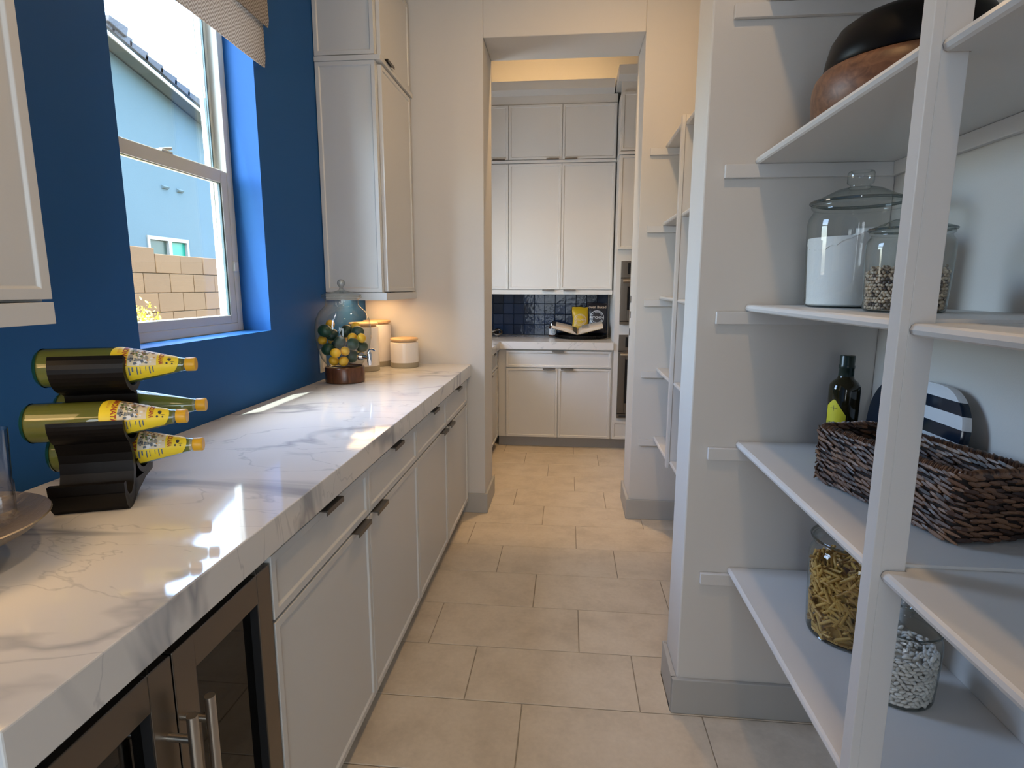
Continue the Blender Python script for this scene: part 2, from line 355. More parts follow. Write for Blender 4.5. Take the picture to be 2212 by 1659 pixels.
# ------------------------------------------------------------------ the setting
def struct(o, label, cat): return setp(o, label, cat, kind='structure')
XL, XR, YD, YK = -1.255, 0.92, 3.488, 5.80      # blue wall, right wall, doorway wall, kitchen back wall
HC = 3.20
fl = struct(MB().box(-1.6, 3.2, -3.0, 6.0, -0.06, -0.003).build('floor', GROUT, loc=(0, 0, 0)), 'beige cement-look porcelain tile floor running through pantry and kitchen', 'floor')
PY, PX, G = 0.3078, 0.6126, 0.0035
tiles = {}
offs = {0: -0.1355, 1: -0.341, 2: 0.0685}
for r in range(-8, 13):
    y0 = 1.4792+r*PY+G/2; y1 = y0+PY-G
    for k in range(-4, 6):
        x0 = offs[r % 3]+k*PX+G/2; x1 = x0+PX-G
        lo, hi = (-0.75, 0.92) if y0 < 3.5 else (-0.75, 2.2)
        a, b = max(x0, lo), min(x1, hi)
        if b-a < 0.02: continue
        key = (round(b-a, 3))
        if key not in tiles:
            w, h = (b-a)/2, (y1-y0)/2; c = 0.0015
            me = MB().add([(-w,-h,-.003),(w,-h,-.003),(w,h,-.003),(-w,h,-.003),(-w,-h,-c),(w,-h,-c),(w,h,-c),(-w,h,-c),(-w+c,-h+c,0),(w-c,-h+c,0),(w-c,h-c,0),(-w+c,h-c,0)],
                          [(8,9,10,11)]+[(i, (i+1) % 4, 4+(i+1) % 4, 4+i) for i in range(4)]+[(4+i, 4+(i+1) % 4, 8+(i+1) % 4, 8+i) for i in range(4)])
            o = me.build('tile', TILE, parent=fl, local=True); tiles[key] = o
        else: o = copy_part(tiles[key], fl)
        o.location = ((a+b)/2, (y0+y1)/2, 0)
WY0, WY1, WZ0, WZ1 = 1.575, 2.332, 1.25, 2.78
struct(MB().wall(-3.0, 3.50, 0, HC+.1, -1.455, XL, 'y', hole=(WY0, WY1, WZ0, WZ1)).build('wall_left', BLUE, loc=(0, 0, 0)), 'deep blue painted wall around the window', 'wall')
struct(MB().wall(3.50, 6.0, 0, 3.85, -1.455, XL, 'y', hole=(3.95, 4.45, 1.3, 2.1)).build('wall_kitchen_left', WALL, loc=(0, 0, 0)), 'off-white kitchen side wall hidden beyond the doorway', 'wall')
struct(MB().wall(-3.0, 3.50, 0, HC+.1, XR, XR+.13, 'y').build('wall_right', WALL, loc=(0, 0, 0)), 'off-white wall behind the pantry shelves', 'wall')
DX0, DX1, DZ = -0.508, 0.398, 2.822
struct(MB().wall(XL, 2.75, 0, 3.85, YD, 3.83, 'x', hole=(DX0, DX1, 0, DZ)).build('wall_front', WALL, loc=(0, 0, 0), bev=0.004), 'off-white wall with tall cased opening into the kitchen', 'wall')
wf_ = bpy.data.objects['wall_front']
for z in (1.36, 1.262, 1.15): MB().box(DX1-.0015, DX1+.001, 3.765, 3.800, z-.022, z+.022).build('strike_plate', PEWTER, wf_, bev=.0005)
struct(MB().box(0.389, XR, 1.807, 1.998, 0, HC).build('wall_middle', WALL, loc=(0, 0, 0), bev=0.005), 'short off-white partition wall between the two shelf bays', 'wall')
wb = struct(MB().box(-1.5, 2.9, YK, YK+.15, 0, 3.85).build('wall_back', WALL, loc=(0, 0, 0)), 'off-white kitchen back wall with navy tile backsplash', 'wall')
struct(MB().wall(3.83, 6.0, 0, 3.85, 2.6, 2.75, 'y').build('wall_kitchen_right', WALL, loc=(0, 0, 0)), 'off-white far kitchen side wall', 'wall')
struct(MB().wall(-1.455, XR+.13, 0, HC+.1, -3.12, -3.0, 'x').build('wall_rear', WALL, loc=(0, 0, 0)), 'off-white wall behind the viewer', 'wall')
struct(MB().box(-1.455, XR+.13, -3.12, 3.50, HC, HC+.12).build('ceiling', CEIL, loc=(0, 0, 0)), 'plain white pantry ceiling', 'ceiling')
struct(MB().box(-1.5, 2.9, 3.70, 5.9, 3.75, 3.87).build('ceiling_kitchen', CEIL, loc=(0, 0, 0)), 'plain white kitchen ceiling', 'ceiling')
BH, BT = 0.128, 0.015
def bb(name, boxes, label):
    m = MB()
    for q in boxes: m.box(*q)
    return struct(m.build(name, BASEB, loc=(0, 0, 0), bev=0.003), label, 'baseboard')
bb('baseboard_front', [(-0.66, DX0+BT, YD-BT, YD, 0, BH), (DX0, DX0+BT, YD, 3.845, 0, BH), (DX1-BT, XR, YD-BT, YD, 0, BH), (DX1-BT, DX1, YD, 3.845, 0, BH)], 'grey baseboard around the doorway opening')
bb('baseboard_middle', [(0.374, XR, 1.792, 1.807, 0, BH), (0.374, 0.389, 1.807, 1.998, 0, BH), (0.374, XR, 1.998, 2.013, 0, BH)], 'grey baseboard wrapping the short partition wall')
bb('baseboard_right', [(XR-BT, XR, -2.9, 1.792, 0, BH), (XR-BT, XR, 2.013, YD-BT, 0, BH)], 'grey baseboard under the pantry shelves')

# window_1: white vinyl single-hung window in the blue wall
w1 = setp(thing('window_1', 'white vinyl single-hung window set deep in the blue wall', 'window', (-1.40, 1.95, WZ0)), kind='structure')
def rect_frame(mb, y0, y1, z0, z1, x0, x1, wl_, wr, wb_, wt):
    mb.box(x0, x1, y0, y0+wl_, z0, z1).box(x0, x1, y1-wr, y1, z0, z1).box(x0, x1, y0+wl_, y1-wr, z0, z0+wb_).box(x0, x1, y0+wl_, y1-wr, z1-wt, z1); return mb
rect_frame(MB(), WY0, WY1, WZ0, WZ1, -1.452, -1.376, .040, .040, .034, .04).build('frame', VINYL, w1, bev=0.003)
s2 = rect_frame(MB(), 1.612, 2.295, 1.862, 2.742, -1.445, -1.418, .036, .036, .030, .036).build('upper_sash', VINYL, w1, bev=0.003)
MB().box(-1.434, -1.430, 1.646, 2.261, 1.89, 2.708).build('pane', PANE, s2)
s1 = rect_frame(MB(), 1.612, 2.295, 1.284, 1.886, -1.412, -1.378, .040, .042, .034, .048).build('lower_sash', VINYL, w1, bev=0.003)
MB().box(-1.397, -1.393, 1.65, 2.255, 1.316, 1.84).build('pane', PANE, s1)
rect_frame(MB(), 1.650, 2.2555, 1.316, 1.8395, -1.392, -1.383, .006, .009, .003, .003).build('gasket', ALUGREEN, s1)
MB().box(-1.430, -1.412, 2.261, 2.268, 1.89, 2.708).build('gasket', ALUGREEN, s2)
lk = MB(); lk.box(-1.402, -1.376, 1.92, 1.975, 1.886, 1.893); lk.obox((-1.388, 1.955, 1.899), (0, 1, .25), (1, 0, 0), (0, -.25, 1), .026, .007, .005)
lk.build('sash_lock', VINYL, w1, bev=0.002)
MB().box(-1.379, -1.368, 2.287, 2.313, 1.495, 1.535).build('latch', VINYL, w1, bev=0.002)
# unseen kitchen window, and added frames on solid walls around the fill lamps
w2 = setp(thing('window_2', 'white framed kitchen side window', 'window', (-1.40, 4.35, 1.25)), kind='structure')
rect_frame(MB(), 3.95, 4.45, 1.3, 2.1, -1.42, -1.36, .05, .05, .05, .05).build('frame', VINYL, w2)
w3 = setp(thing('rear_fill_frame', 'wide added white frame around the fill lamp behind the viewer', 'window', (-0.15, -3.05, 0.3)), kind='structure')  # frame added around the rear fill lamp, wall stays closed
m = MB()
for x in (-1.0, -0.18, 0.64): m.box(x, x+.06, -2.999, -2.97, .3, 2.5)
m.box(-.94, .64, -2.999, -2.97, .3, .36).box(-.94, .64, -2.999, -2.97, 2.44, 2.5); m.build('frame', VINYL, w3)
w4 = setp(thing('side_fill_frame', 'added white frame around the side fill lamp behind the viewer', 'window', (.90, -1.9, .3)), kind='structure')  # added frame only; the right wall has no opening behind it
m = MB()
for y in (-2.62, -1.93, -1.24): m.box(.895, .919, y, y+.06, .3, 2.3)
m.box(.895, .919, -2.56, -1.24, .3, .36).box(.895, .919, -2.56, -1.24, 2.24, 2.3); m.build('frame', VINYL, w4)

# roman shade over the window head
rs = thing('roman_shade', 'beige zigzag woven roman shade over the window head', 'shade', (-1.24, 1.955, 2.30))
def flap(y0, y1, zt, zb, xt, xb, wav):
    m = MB(); ny, nz = 40, 24; P = []; F = []
    for s, th in ((0, 0.0), (1, 0.0035)):
        for j in range(nz+1):
            t = j/nz; z = zt+(zb-zt)*t
            for i in range(ny+1):
                u = i/ny; y = y0+(y1-y0)*u
                x = xt+(xb-xt)*t+wav*math.sin(2.6*t+0.4)*0.5+0.002*math.sin(9*u+3*t)
                if t > .93: x -= 0.006*(t-.93)/.07
                P.append((x+th, y+0.004*math.sin(5*t)*(u-.5)*2, z+0.004*math.sin(4.5*u)))
    n1 = (ny+1)*(nz+1)
    for j in range(nz):
        for i in range(ny):
            a = j*(ny+1)+i; F.append((a, a+1, a+ny+2, a+ny+1)); F.append((n1+a, n1+a+ny+1, n1+a+ny+2, n1+a+1))
    for i in range(ny): a = nz*(ny+1)+i; F.append((a, a+1, n1+a+1, n1+a))
    for j in range(nz):
        for a in (j*(ny+1), j*(ny+1)+ny): F.append((a, a+ny+1, n1+a+ny+1, n1+a))
    return m.add(P, F)
flap(1.53, 2.377, 2.80, 2.303, -1.246, -1.226, 0.010).build('lower_fold', FABRIC, rs, smooth=True)
flap(1.525, 2.385, 2.80, 2.452, -1.232, -1.206, 0.012).build('upper_fold', FABRIC, rs, smooth=True)
MB().box(-1.254, -1.228, 1.53, 2.38, 2.80, 2.84).build('headrail', VINYL, rs)

# ------------------------------------------------------------------ cabinetry
CANF = (-1.156, 3.171); CANB = (-1.155, 3.400)
UX, UY, UZ = Vector((1, 0, 0)), Vector((0, 1, 0)), Vector((0, 0, 1))
def pull_x(door, x, y0, y1, z):      # edge pull on a front facing +x
    m = MB(); m.box(x-.012, x+.020, y0, y1, z, z+.003); m.box(x+.017, x+.020, y0, y1, z-.011, z)
    return setp(m.build('pull', PEWTER, door, bev=0.001), 'dark pewter edge pull')
def pull_y(door, x0, x1, y, z, drop=True):      # on a front facing -y
    m = MB(); m.box(x0, x1, y-.020, y+.012, z, z+.003); m.box(x0, x1, y-.020, y-.017, z-.011, z) if drop else m.box(x0, x1, y-.020, y-.017, z+.003, z+.010)
    return setp(m.build('pull', PEWTER, door, bev=0.001), 'dark pewter edge pull')
def front_x(name, root, x, y0, y1, z0, z1, t=.02, g=.0022, fr=.019):
    return MB().panel((x-t, y0+g, z0+g), UY, UZ, UX, y1-y0-2*g, z1-z0-2*g, t, fr).build(name, CAB, root, bev=0.0012)
def front_y(name, root, y, x0, x1, z0, z1, t=.02, g=.0022, fr=.019):
    return MB().panel((x1-g, y+t, z0+g), -UX, UZ, -UY, x1-x0-2*g, z1-z0-2*g, t, fr).build(name, CAB, root, bev=0.0012)
XF = -0.616
def base_cab_x(name, y0, ym, y1, label, dpull, ppull):
    t = thing(name, label, 'cabinet', (-0.93, (y0+y1)/2, 0), group='base cabinets under the pantry counter')
    MB().box(XL+.002, XF-.021, y0+.001, y1-.001, .085, .888).build('body', CAB, t)
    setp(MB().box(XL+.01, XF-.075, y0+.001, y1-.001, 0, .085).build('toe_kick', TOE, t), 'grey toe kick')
    for a, b, (p0, p1) in ((y0, ym, dpull[0]), (ym, y1, dpull[1])):
        d = front_x('drawer', t, XF, a, b, .722, .872); pull_x(d, XF, p0, p1, .8705)
    for a, b, (p0, p1) in ((y0, ym, ppull[0]), (ym, y1, ppull[1])):
        d = front_x('door', t, XF, a, b, .086, .718); pull_x(d, XF, p0, p1, .7165)
    return t
base_cab_x('base_cabinet', 1.078, 1.676, 2.264, 'white two-drawer two-door base cabinet next to the beverage fridge', ((1.325, 1.435), (1.912, 2.022)), ((1.535, 1.645), (1.705, 1.815)))
base_cab_x('base_cabinet', 2.264, 2.853, 3.462, 'white two-drawer two-door base cabinet against the doorway wall', ((2.51, 2.62), (3.10, 3.21)), ((2.715, 2.825), (2.880, 2.990)))
m = MB().box(XL+.002, XF-.02, 3.463, YD-.001, .085, .888)
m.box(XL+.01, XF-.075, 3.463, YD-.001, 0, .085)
setp(m.build('filler_strip', CAB, loc=(-.93, 3.475, 0)), 'narrow white filler strip closing base cabinet to doorway wall', 'filler strip')
CT0 = 0.487
m = MB(); m.add([(XL+.001, CT0, .962), (-.595, CT0, .962), (-.595, YD-.001, .962), (XL+.001, YD-.001, .962),
                 (XL+.001, CT0, .932), (-.625, CT0+.03, .932), (-.625, YD-.001, .932), (XL+.001, YD-.001, .932),
                 (-.595, CT0, .890), (-.595, YD-.001, .890), (-.625, CT0+.03, .890), (-.625, YD-.001, .890), (XL+.001, CT0, .890), (XL+.001, CT0+.03, .890), (XL+.001, CT0+.03, .932)],
                [(0, 1, 2, 3), (1, 8, 9, 2), (8, 10, 11, 9), (10, 5, 6, 11), (5, 14, 7, 6), (0, 12, 8, 1), (12, 13, 10, 8), (13, 14, 5, 10), (2, 9, 11, 6, 7, 3), (0, 3, 7, 14, 13, 12)])
setp(m.build('countertop', QUARTZ, loc=(-.93, 2.0, .962), bev=0.0025), 'white quartz pantry countertop with thick veined front edge', 'countertop')

# beverage fridge
bf = thing('beverage_fridge', 'stainless two-door beverage fridge under the counter', 'fridge', (-.93, .77, 0))
Y0, YM, Y1, FZ = .468, .769, 1.072, .858
m = MB(); m.box(XL+.01, -.64, Y0, Y0+.02, .1, FZ).box(XL+.01, -.64, Y1-.02, Y1, .1, FZ).box(XL+.01, -1.2, Y0+.02, Y1-.02, .1, FZ).box(-1.2, -.64, Y0+.02, Y1-.02, FZ-.02, FZ).box(-1.2, -.64, Y0+.02, Y1-.02, .1, .12)
m.box(-.95, -.645, YM-.006, YM+.006, .12, FZ-.02); m.build('body', BLACK, bf)
MB().box(XL+.01, -.66, Y0, Y1, 0, .1).build('base', BLACK, bf)
for z in (.28, .44, .60, .725):
    m = MB()
    for i in range(11):
        for a, b in ((Y0+.025, YM-.012), (YM+.012, Y1-.025)):
            y = a+(b-a)*i/10; m.box(-1.1, -.69, y-.0015, y+.0015, z, z+.003)
    m.box(-.692, -.68, Y0+.022, YM-.008, z-.006, z+.012).box(-.692, -.68, YM+.008, Y1-.022, z-.006, z+.012); m.build('rack', STEELD, bf)
for y0, y1, s in ((Y0, YM-.002, 1), (YM+.002, Y1, -1)):
    g0, g1, z0, z1 = y0+.052, y1-.050, .17, .797
    m = MB(); m.box(-.655, XF, y0, g0, .11, FZ).box(-.655, XF, g1, y1, .11, FZ).box(-.655, XF, g0, g1, .11, z0).box(-.655, XF, g0, g1, z1, FZ)
    d = m.build('door', STEELD, bf, bev=0.0015)
    setp(MB().box(-.642, -.634, g0, g1, z0, z1).build('glass', FRGL, d), 'dark tinted glass')
    m = MB(); m.box(-.634, -.617, g0, g0+.003, z0, z1).box(-.634, -.617, g1-.003, g1, z0, z1); m.build('trim', BLACK, d)
    yh = YM-.023 if s > 0 else YM+.022
    h = MB(); h.tube([(XF+.043, yh, .22), (XF+.043, yh, .772)], .0085, 20)
    for z in (.27, .730): h.tube([(XF-.001, yh, z), (XF+.043, yh, z)], .0065, 16)
    setp(h.build('handle', STEEL, d, smooth=True), 'brushed steel bar handle')

# wall cabinets over the pantry counter
def wall_cab(name, y0, y1, dy0, dy1, label, endp):
    X = -0.93
    t = thing(name, label, 'cabinet', (-1.09, (y0+y1)/2, 1.365))
    MB().box(XL+.002, X-.021, y0+.02, y1, 1.405, HC-.002).build('body', CAB, t)
    d1 = front_x('door', t, X, dy0, dy1, 1.407, 2.505); d2 = front_x('door', t, X, dy0, dy1, 2.543, 3.00)
    m = MB().box(XL+.002, X+.008, y0-.003, y1, 2.513, 2.536); m.build('ledge', CAB, t, bev=0.001)
    m = MB().box(XL+.002, X+.002, y0-.002, y1, 1.365, 1.404); m.build('light_rail', CAB, t, bev=0.001)
    if endp:   # framed end panel facing the window
        MB().panel((X-.022, y0+.02, 1.407), -UX, UZ, -UY, X-.022-XL-.003, 1.105, .02).build('end_panel', CAB, t, bev=0.001)
        MB().panel((X-.022, y0+.02, 2.540), -UX, UZ, -UY, X-.022-XL-.003, .655, .02).build('end_panel', CAB, t, bev=0.001)
        pull_x(d2, X, dy0+.055, dy0+.165, 2.5445)
        mm = MB().box(X-.004, X+.004, dy0+.03, dy0+.10, 1.405, 1.407); mm.build('pull', PEWTER, d1)
    setp(MB().box(XL+.05, X-.12, y0+.05, y1-.05, 1.3642, 1.366).build('light_strip', emit('warm_strip', WARM, 4.0), t), 'warm under-cabinet light strip')
    return t
wall_cab('wall_cabinet', 2.905, YD-.001, 2.938, 3.462, 'tall white wall cabinet beside the doorway above the canisters', True)
t = wall_cab('wall_cabinet', .47, .965, .485, .968, 'white wall cabinet cut off at the left edge of the frame', False)
area('under_cabinet_lamp', (-1.09, 3.2, 1.355), (-1.12, 3.2, 0), .12, .42, 0.9, WARM)
area('under_cabinet_lamp', (-1.09, .70, 1.355), (-1.0, .70, 0), .12, .40, 0.9, WARM)
MB_out = MB().box(XL, XL+.006, 2.79, 2.862, 1.0, 1.118)
ot = setp(MB_out.build('wall_outlet', VINYL, loc=(XL, 2.826, 1.0), bev=0.002), 'white wall outlet plate behind the drink dispenser', 'outlet')
for z in (1.035, 1.083): MB().box(XL+.006, XL+.0075, 2.811, 2.841, z-.014, z+.014).build('socket', CEIL, ot, bev=0.001)

# recessed ceiling lights
def downlight(x, y, z, watts, label, spread=180):
    t = thing('recessed_light', label, 'ceiling light', (x, y, z), group='recessed ceiling lights')
    MB().lathe([(.062, -.001), (.085, -.001), (.085, -.006), (.066, -.010), (.062, -.004)], (x, y, z), 40, close=False).build('trim', CEIL, t, smooth=True)
    MB().lathe([(.060, -.002), (.060, -.004)], (x, y, z), 32).build('lens', emit('lamp_lens', WARM, 6), t)
    area('downlight_lamp', (x, y, z-.012), (x, y, 0), .11, .11, watts, WARM, 'DISK', spread)
for y, wt, lb in ((-1.2, 1.5, 'recessed ceiling light behind the viewer'), (0.75, 7, 'recessed ceiling light above the first shelf bay'), (2.55, 9.5, 'recessed ceiling light in front of the doorway')):
    downlight(0.20, y, HC, wt, lb)
downlight(-0.1, 4.1, 3.75, 9.5, 'recessed kitchen ceiling light', 92)
area('cabinet_top_lamp', (-0.2, 5.50, 3.19), (-0.2, 5.62, 3.7), 1.3, .04, 3.6, WARM)

# ------------------------------------------------------------------ kitchen beyond the doorway
YB = 5.05
t = thing('base_cabinet', 'white kitchen base cabinet with one wide drawer over two doors', 'cabinet', (-.1, 5.4, 0))
MB().box(-.616, .399, YB+.021, YK-.012, .095, .893).build('body', CAB, t)
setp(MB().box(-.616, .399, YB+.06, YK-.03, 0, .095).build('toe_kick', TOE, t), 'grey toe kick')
d = front_y('drawer', t, YB, -.545, .386, .730, .883); pull_y(d, -.135, -.030, YB, .881)
d = front_y('door', t, YB, -.545, -.081, .096, .727); pull_y(d, -.215, -.105, YB, .725)
d = front_y('door', t, YB, -.079, .386, .096, .727); pull_y(d, -.055, .055, YB, .725)
t = thing('base_cabinet', 'white kitchen side cabinet seen edge-on behind the doorway jamb', 'cabinet', (-.93, 4.4, 0))
MB().box(XL+.002, -.637, 3.84, 5.05, .095, .893).build('body', CAB, t)
MB().box(XL+.01, -.69, 3.84, 5.05, 0, .095).build('toe_kick', TOE, t)
for a, b in ((3.85, 4.44), (4.44, 5.03)):
    d = front_x('drawer', t, XF, a, b, .730, .883); pull_x(d, XF, (a+b)/2-.055, (a+b)/2+.055, .8815)
    d = front_x('door', t, XF, a, b, .096, .727); pull_x(d, XF, b-.16 if a < 4 else a+.03, b-.05 if a < 4 else a+.14, .7255)
m = MB(); poly = [(-.593, 3.836), (-.593, 5.035), (.3995, 5.035), (.3995, YK-.011), (XL+.002, YK-.011), (XL+.002, 3.836)]
m.prism(poly, lambda a, b, c: (a, b, c), .895, .962)
setp(m.build('countertop', QUARTZ, loc=(-.3, 5.4, .962), bev=0.002), 'white quartz kitchen countertop turning the corner below navy tiles', 'countertop')
YU = 5.30
t = thing('wall_cabinet', 'bank of tall white kitchen wall cabinets above the navy backsplash', 'cabinet', (-.35, 5.5, 1.37))
MB().box(XL+.002, .391, YU+.021, YK-.012, 1.41, 3.0).build('body', CAB, t)
for a, b in ((-1.02, -.549), (-.549, -.078), (-.078, .386)):
    d = front_y('door', t, YU, a, b, 1.414, 2.510); c = b-.16 if a < -.2 else a+.03
    d2 = front_y('door', t, YU, a, b, 2.541, 2.997)
    if a > -.6: pull_y(d, c+.0, c+.11, YU, 1.412)
    q = (-.69, -.58) if a < -1 else ((-.215, -.105) if a < -.2 else (-.055, .055)); pull_y(d2, q[0], q[1], YU, 2.5385, False)
MB().box(XL+.002, .389, YU-.006, YK-.012, 2.513, 2.537).build('ledge', CAB, t, bev=0.001)
MB().box(XL+.002, .393, YU+.002, YK-.2, 1.372, 1.410).build('light_rail', CAB, t, bev=0.001)
MB().box(XL+.002, .391, YU+.012, YU+.05, 3.0, 3.07).build('frieze', CAB, t)
m = MB(); m.prism([(YU+.012, 3.07), (YU-.055, 3.10), (YU-.06, 3.17), (YK-.012, 3.17), (YK-.012, 3.07)], lambda a, b, c: (c, a, b), XL+.002, .36); m.build('crown', CAB, t, bev=0.001)
t = thing('oven_cabinet', 'tall white cabinet housing two stainless ovens', 'cabinet', (.8, 5.4, 0))
m = MB(); m.box(.400, .441, YB+.001, YK-.012, .1, 3.0).box(1.199, 1.245, YB+.001, YK-.012, .1, 3.0).box(.441, 1.199, YB+.001, YK-.012, .27, .295).box(.441, 1.199, YB+.001, YK-.012, 1.031, 1.121).box(.441, 1.199, YB+.001, YK-.012, 1.657, 3.0).box(.441, 1.199, YB+.001, YK-.012, .1, .27)
m.build('body', CAB, t)
MB().box(.400, 1.245, YB+.06, YK-.03, 0, .1).build('toe_kick', TOE, t)
for a, b in ((.404, .823), (.823, 1.242)):
    front_y('door', t, YB-.02, a, b, 1.75, 2.510); front_y('door', t, YB-.02, a, b, 2.541, 2.997)
front_y('drawer', t, YB-.02, .404, 1.242, .101, .266)
MB().box(.394, 1.245, YB-.026, YK-.2, 2.513, 2.537).build('ledge', CAB, t, bev=0.001)
MB().box(.400, 1.245, YB+.004, YB+.05, 3.0, 3.08).build('frieze', CAB, t)
m = MB(); m.prism([(YB-.01, 3.08), (YB-.075, 3.11), (YB-.08, 3.18), (YK-.012, 3.18), (YK-.012, 3.08)], lambda a, b, c: (c, a, b), .37, 1.27); m.build('crown', CAB, t, bev=0.001)
def oven(z0, zc, z1, label, vent):
    o = thing('wall_oven', label, 'oven', (.82, 5.05, z0), group='stacked wall ovens')
    MB().box(.445, 1.196, YB+.003, 5.6, z0, z1).build('body', BLACK, o)
    c = MB().box(.442, 1.198, YB-.022, YB+.003, zc, z1).build('control_panel', STEELD, o, bev=0.002)
    MB().box(.497, .93, YB-.0235, YB-.0215, zc+.03, z1-.018).build('display', BLKGLS, c)
    MB().lathe([(.006, 0), (.006, -.003), (.004, -.004)], (.555, YB-.0235, zc+.05), 16, 'y').build('indicator', INKW, c)
    zb = z0+(.045 if vent else .03)
    m = MB(); x0, x1, a, b = .50, 1.14, zb+.09, zc-.075
    m.box(.442, x0, YB-.03, YB-.002, zb, zc-.008).box(x1, 1.198, YB-.03, YB-.002, zb, zc-.008).box(x0, x1, YB-.03, YB-.002, zb, a).box(x0, x1, YB-.03, YB-.002, b, zc-.008)
    d = m.build('door', STEELD, o, bev=0.002)
    MB().box(x0, x1, YB-.026, YB-.02, a, b).build('window', BLKGLS, d)
    h = MB().tube([(.455, YB-.075, zc-.028), (1.185, YB-.075, zc-.028)], .012, 16)
    for x in (.475, 1.165): h.tube([(x, YB-.031, zc-.028), (x, YB-.075, zc-.028)], .009, 12)
    setp(h.build('handle', STEEL, d, smooth=True), 'brushed steel bar handle')
    m = MB().box(.442, 1.198, YB-.026, YB+.003, z0, zb-.008)
    v = m.build('lower_trim', STEELD, o, bev=0.002)
    if vent: MB().box(.46, 1.18, YB-.0275, YB-.0255, z0+.008, z0+.026).build('vent_slot', BLACK, v)
oven(1.122, 1.517, 1.656, 'upper stainless wall oven half hidden behind the doorway jamb', False)
oven(.296, .893, 1.030, 'lower stainless wall oven half hidden behind the doorway jamb', True)
# backsplash tiles, each one slightly out of plane
first = None
for k in range(4):
    for i in range(16):
        x1 = .3875-i*.1037; z0 = .9630+k*.1037
        cx_, cz_ = x1-.0518, z0+.0518
        if first is None:
            h, c = .0508, .003
            first = MB().add([(-h, .006, -h), (h, .006, -h), (h, .006, h), (-h, .006, h), (-h, -.003, -h), (h, -.003, -h), (h, -.003, h), (-h, -.003, h), (-h+c, -.005, -h+c), (h-c, -.005, -h+c), (h-c, -.005, h-c), (-h+c, -.005, h-c)],
                             [(8, 9, 10, 11)]+[(j, (j+1) % 4, 4+(j+1) % 4, 4+j) for j in range(4)]+[(4+j, 4+(j+1) % 4, 8+(j+1) % 4, 8+j) for j in range(4)]).build('tile', ZELL, parent=wb, local=True); o = first
        else: o = copy_part(first, wb)
        o.location = (cx_, YK-.006, cz_); o.rotation_euler = (random.uniform(-.012, .012), 0, random.uniform(-.012, .012))
MB().box(XL+.01, .388, YK-.004, YK-.0005, .963, 1.3775).build('grout', mat('dark_grout', (.02, .025, .035), .8), parent=wb)

# things on the kitchen counter
tr_ = thing('serving_tray', 'round black tray on the kitchen counter', 'tray', (.125, 5.53, .962))
MB().lathe([(.0, 0), (.225, 0), (.240, .008), (.246, .030), (.240, .032), (.232, .012), (.0, .010)], (.125, 5.53, .9625), 64, close=False).build('body', SATIN, tr_, smooth=True)
m = MB()
for i in range(90):
    a = 2*PI*i/90; m.obox((.125+.2445*math.cos(a), 5.53+.2445*math.sin(a), .980), (-math.sin(a), math.cos(a), 0), (0, 0, 1), (math.cos(a), math.sin(a), 0), .003, .011, .002)
setp(m.build('ribs', SATIN, tr_), kind='stuff')
jr = thing('jam_jar', 'small brown jar with silver lid and white label beside the book', 'jar', (-.148, 5.66, .962))
MB().lathe([(.0, 0), (.034, 0), (.038, .004), (.038, .085), (.033, .098), (.030, .1)], (-.148, 5.66, .9625), 32, close=False).build('body', mat('brown_preserve', (.07, .025, .01), .15), jr, smooth=True)
MB().lathe([(.0, .124), (.033, .124), (.034, .122), (.034, .100), (.0, .100)], (-.148, 5.66, .9625), 32, close=False).build('lid', STEEL, jr, smooth=True)
def cyl3(cx, cy, z0, r, th0): return lambda s, t: (cx+r*math.cos(th0+s/r), cy+r*math.sin(th0+s/r), z0+t)
m = MB(); f3 = cyl3(-.148, 5.66, .9625, .0386, -PI/2); add_patch(m, -.05, .05, .015, .072, f3, 16); lb = m.build('label', INKW, jr)
m = MB(); f3 = cyl3(-.148, 5.66, .9625, .0389, -PI/2); add_ring(m, .004, .044, .018, .0205, f3); add_text(m, 'KITCHEN', .0085, lambda a, b: f3(a+.004, b+.044)); m.build('logo', INKB, lb)
# open cookbook lying on the tray
bk = thing('cookbook', 'open cookbook lying across the black tray', 'book', (.10, 5.42, .995))
def book_half(sgn, lift, thick, name, mt, seg=14):
    P = []; F = []; W, D0, D1 = .235, 5.335, 5.56
    for yy in (D0, D1):
        for lay in (0, 1):
            for i in range(seg+1):
                u = i/seg; x = .085+sgn*W*u; base = 1.000+.062*u*1.0+(yy-D0)*.12
                z = base+lift+(thick*(math.sin(min(1, u*3.2)*PI/2))*(1-.35*u) if lay else 0)
                P.append((x, yy, z))
    n = seg+1
    for i in range(seg):
        F += [(i, i+1, n+i+1, n+i), (2*n+i, 3*n+i, 3*n+i+1, 2*n+i+1), (n+i, n+i+1, 3*n+i+1, 3*n+i), (i, 2*n+i, 2*n+i+1, i+1)]
    F += [(0, n, 3*n, 2*n), (seg, 2*n+seg, 3*n+seg, n+seg)]
    return MB().add(P, F).build(name, mt, bk, smooth=True, ang=30)
PAPER = mat('book_paper', (.62, .53, .42), .8); COVER = mat('book_cover', (.30, .22, .12), .6)
for sg in (-1, 1):
    book_half(sg, 0, .004, 'cover', COVER); pg = book_half(sg, .005, .034, 'pages', PAPER)
    if sg < 0:
        for k in range(3): book_half(sg, .012+.008*k, .0015, 'dark_page', INKD)
    m = MB()
    for k in range(9):
        y = 5.365+.02*k; x0 = .12 if sg > 0 else -.11
        m.obox((x0+.055 if sg > 0 else x0+.04, y, 1.0605+(y-5.335)*.12-(.0 if sg > 0 else -.001)), (1, 0, .10*sg), (0, 1, .12), (-.1*sg, -.12, 1), .045, .003, .0006)
    m.build('print', INKGR, pg)
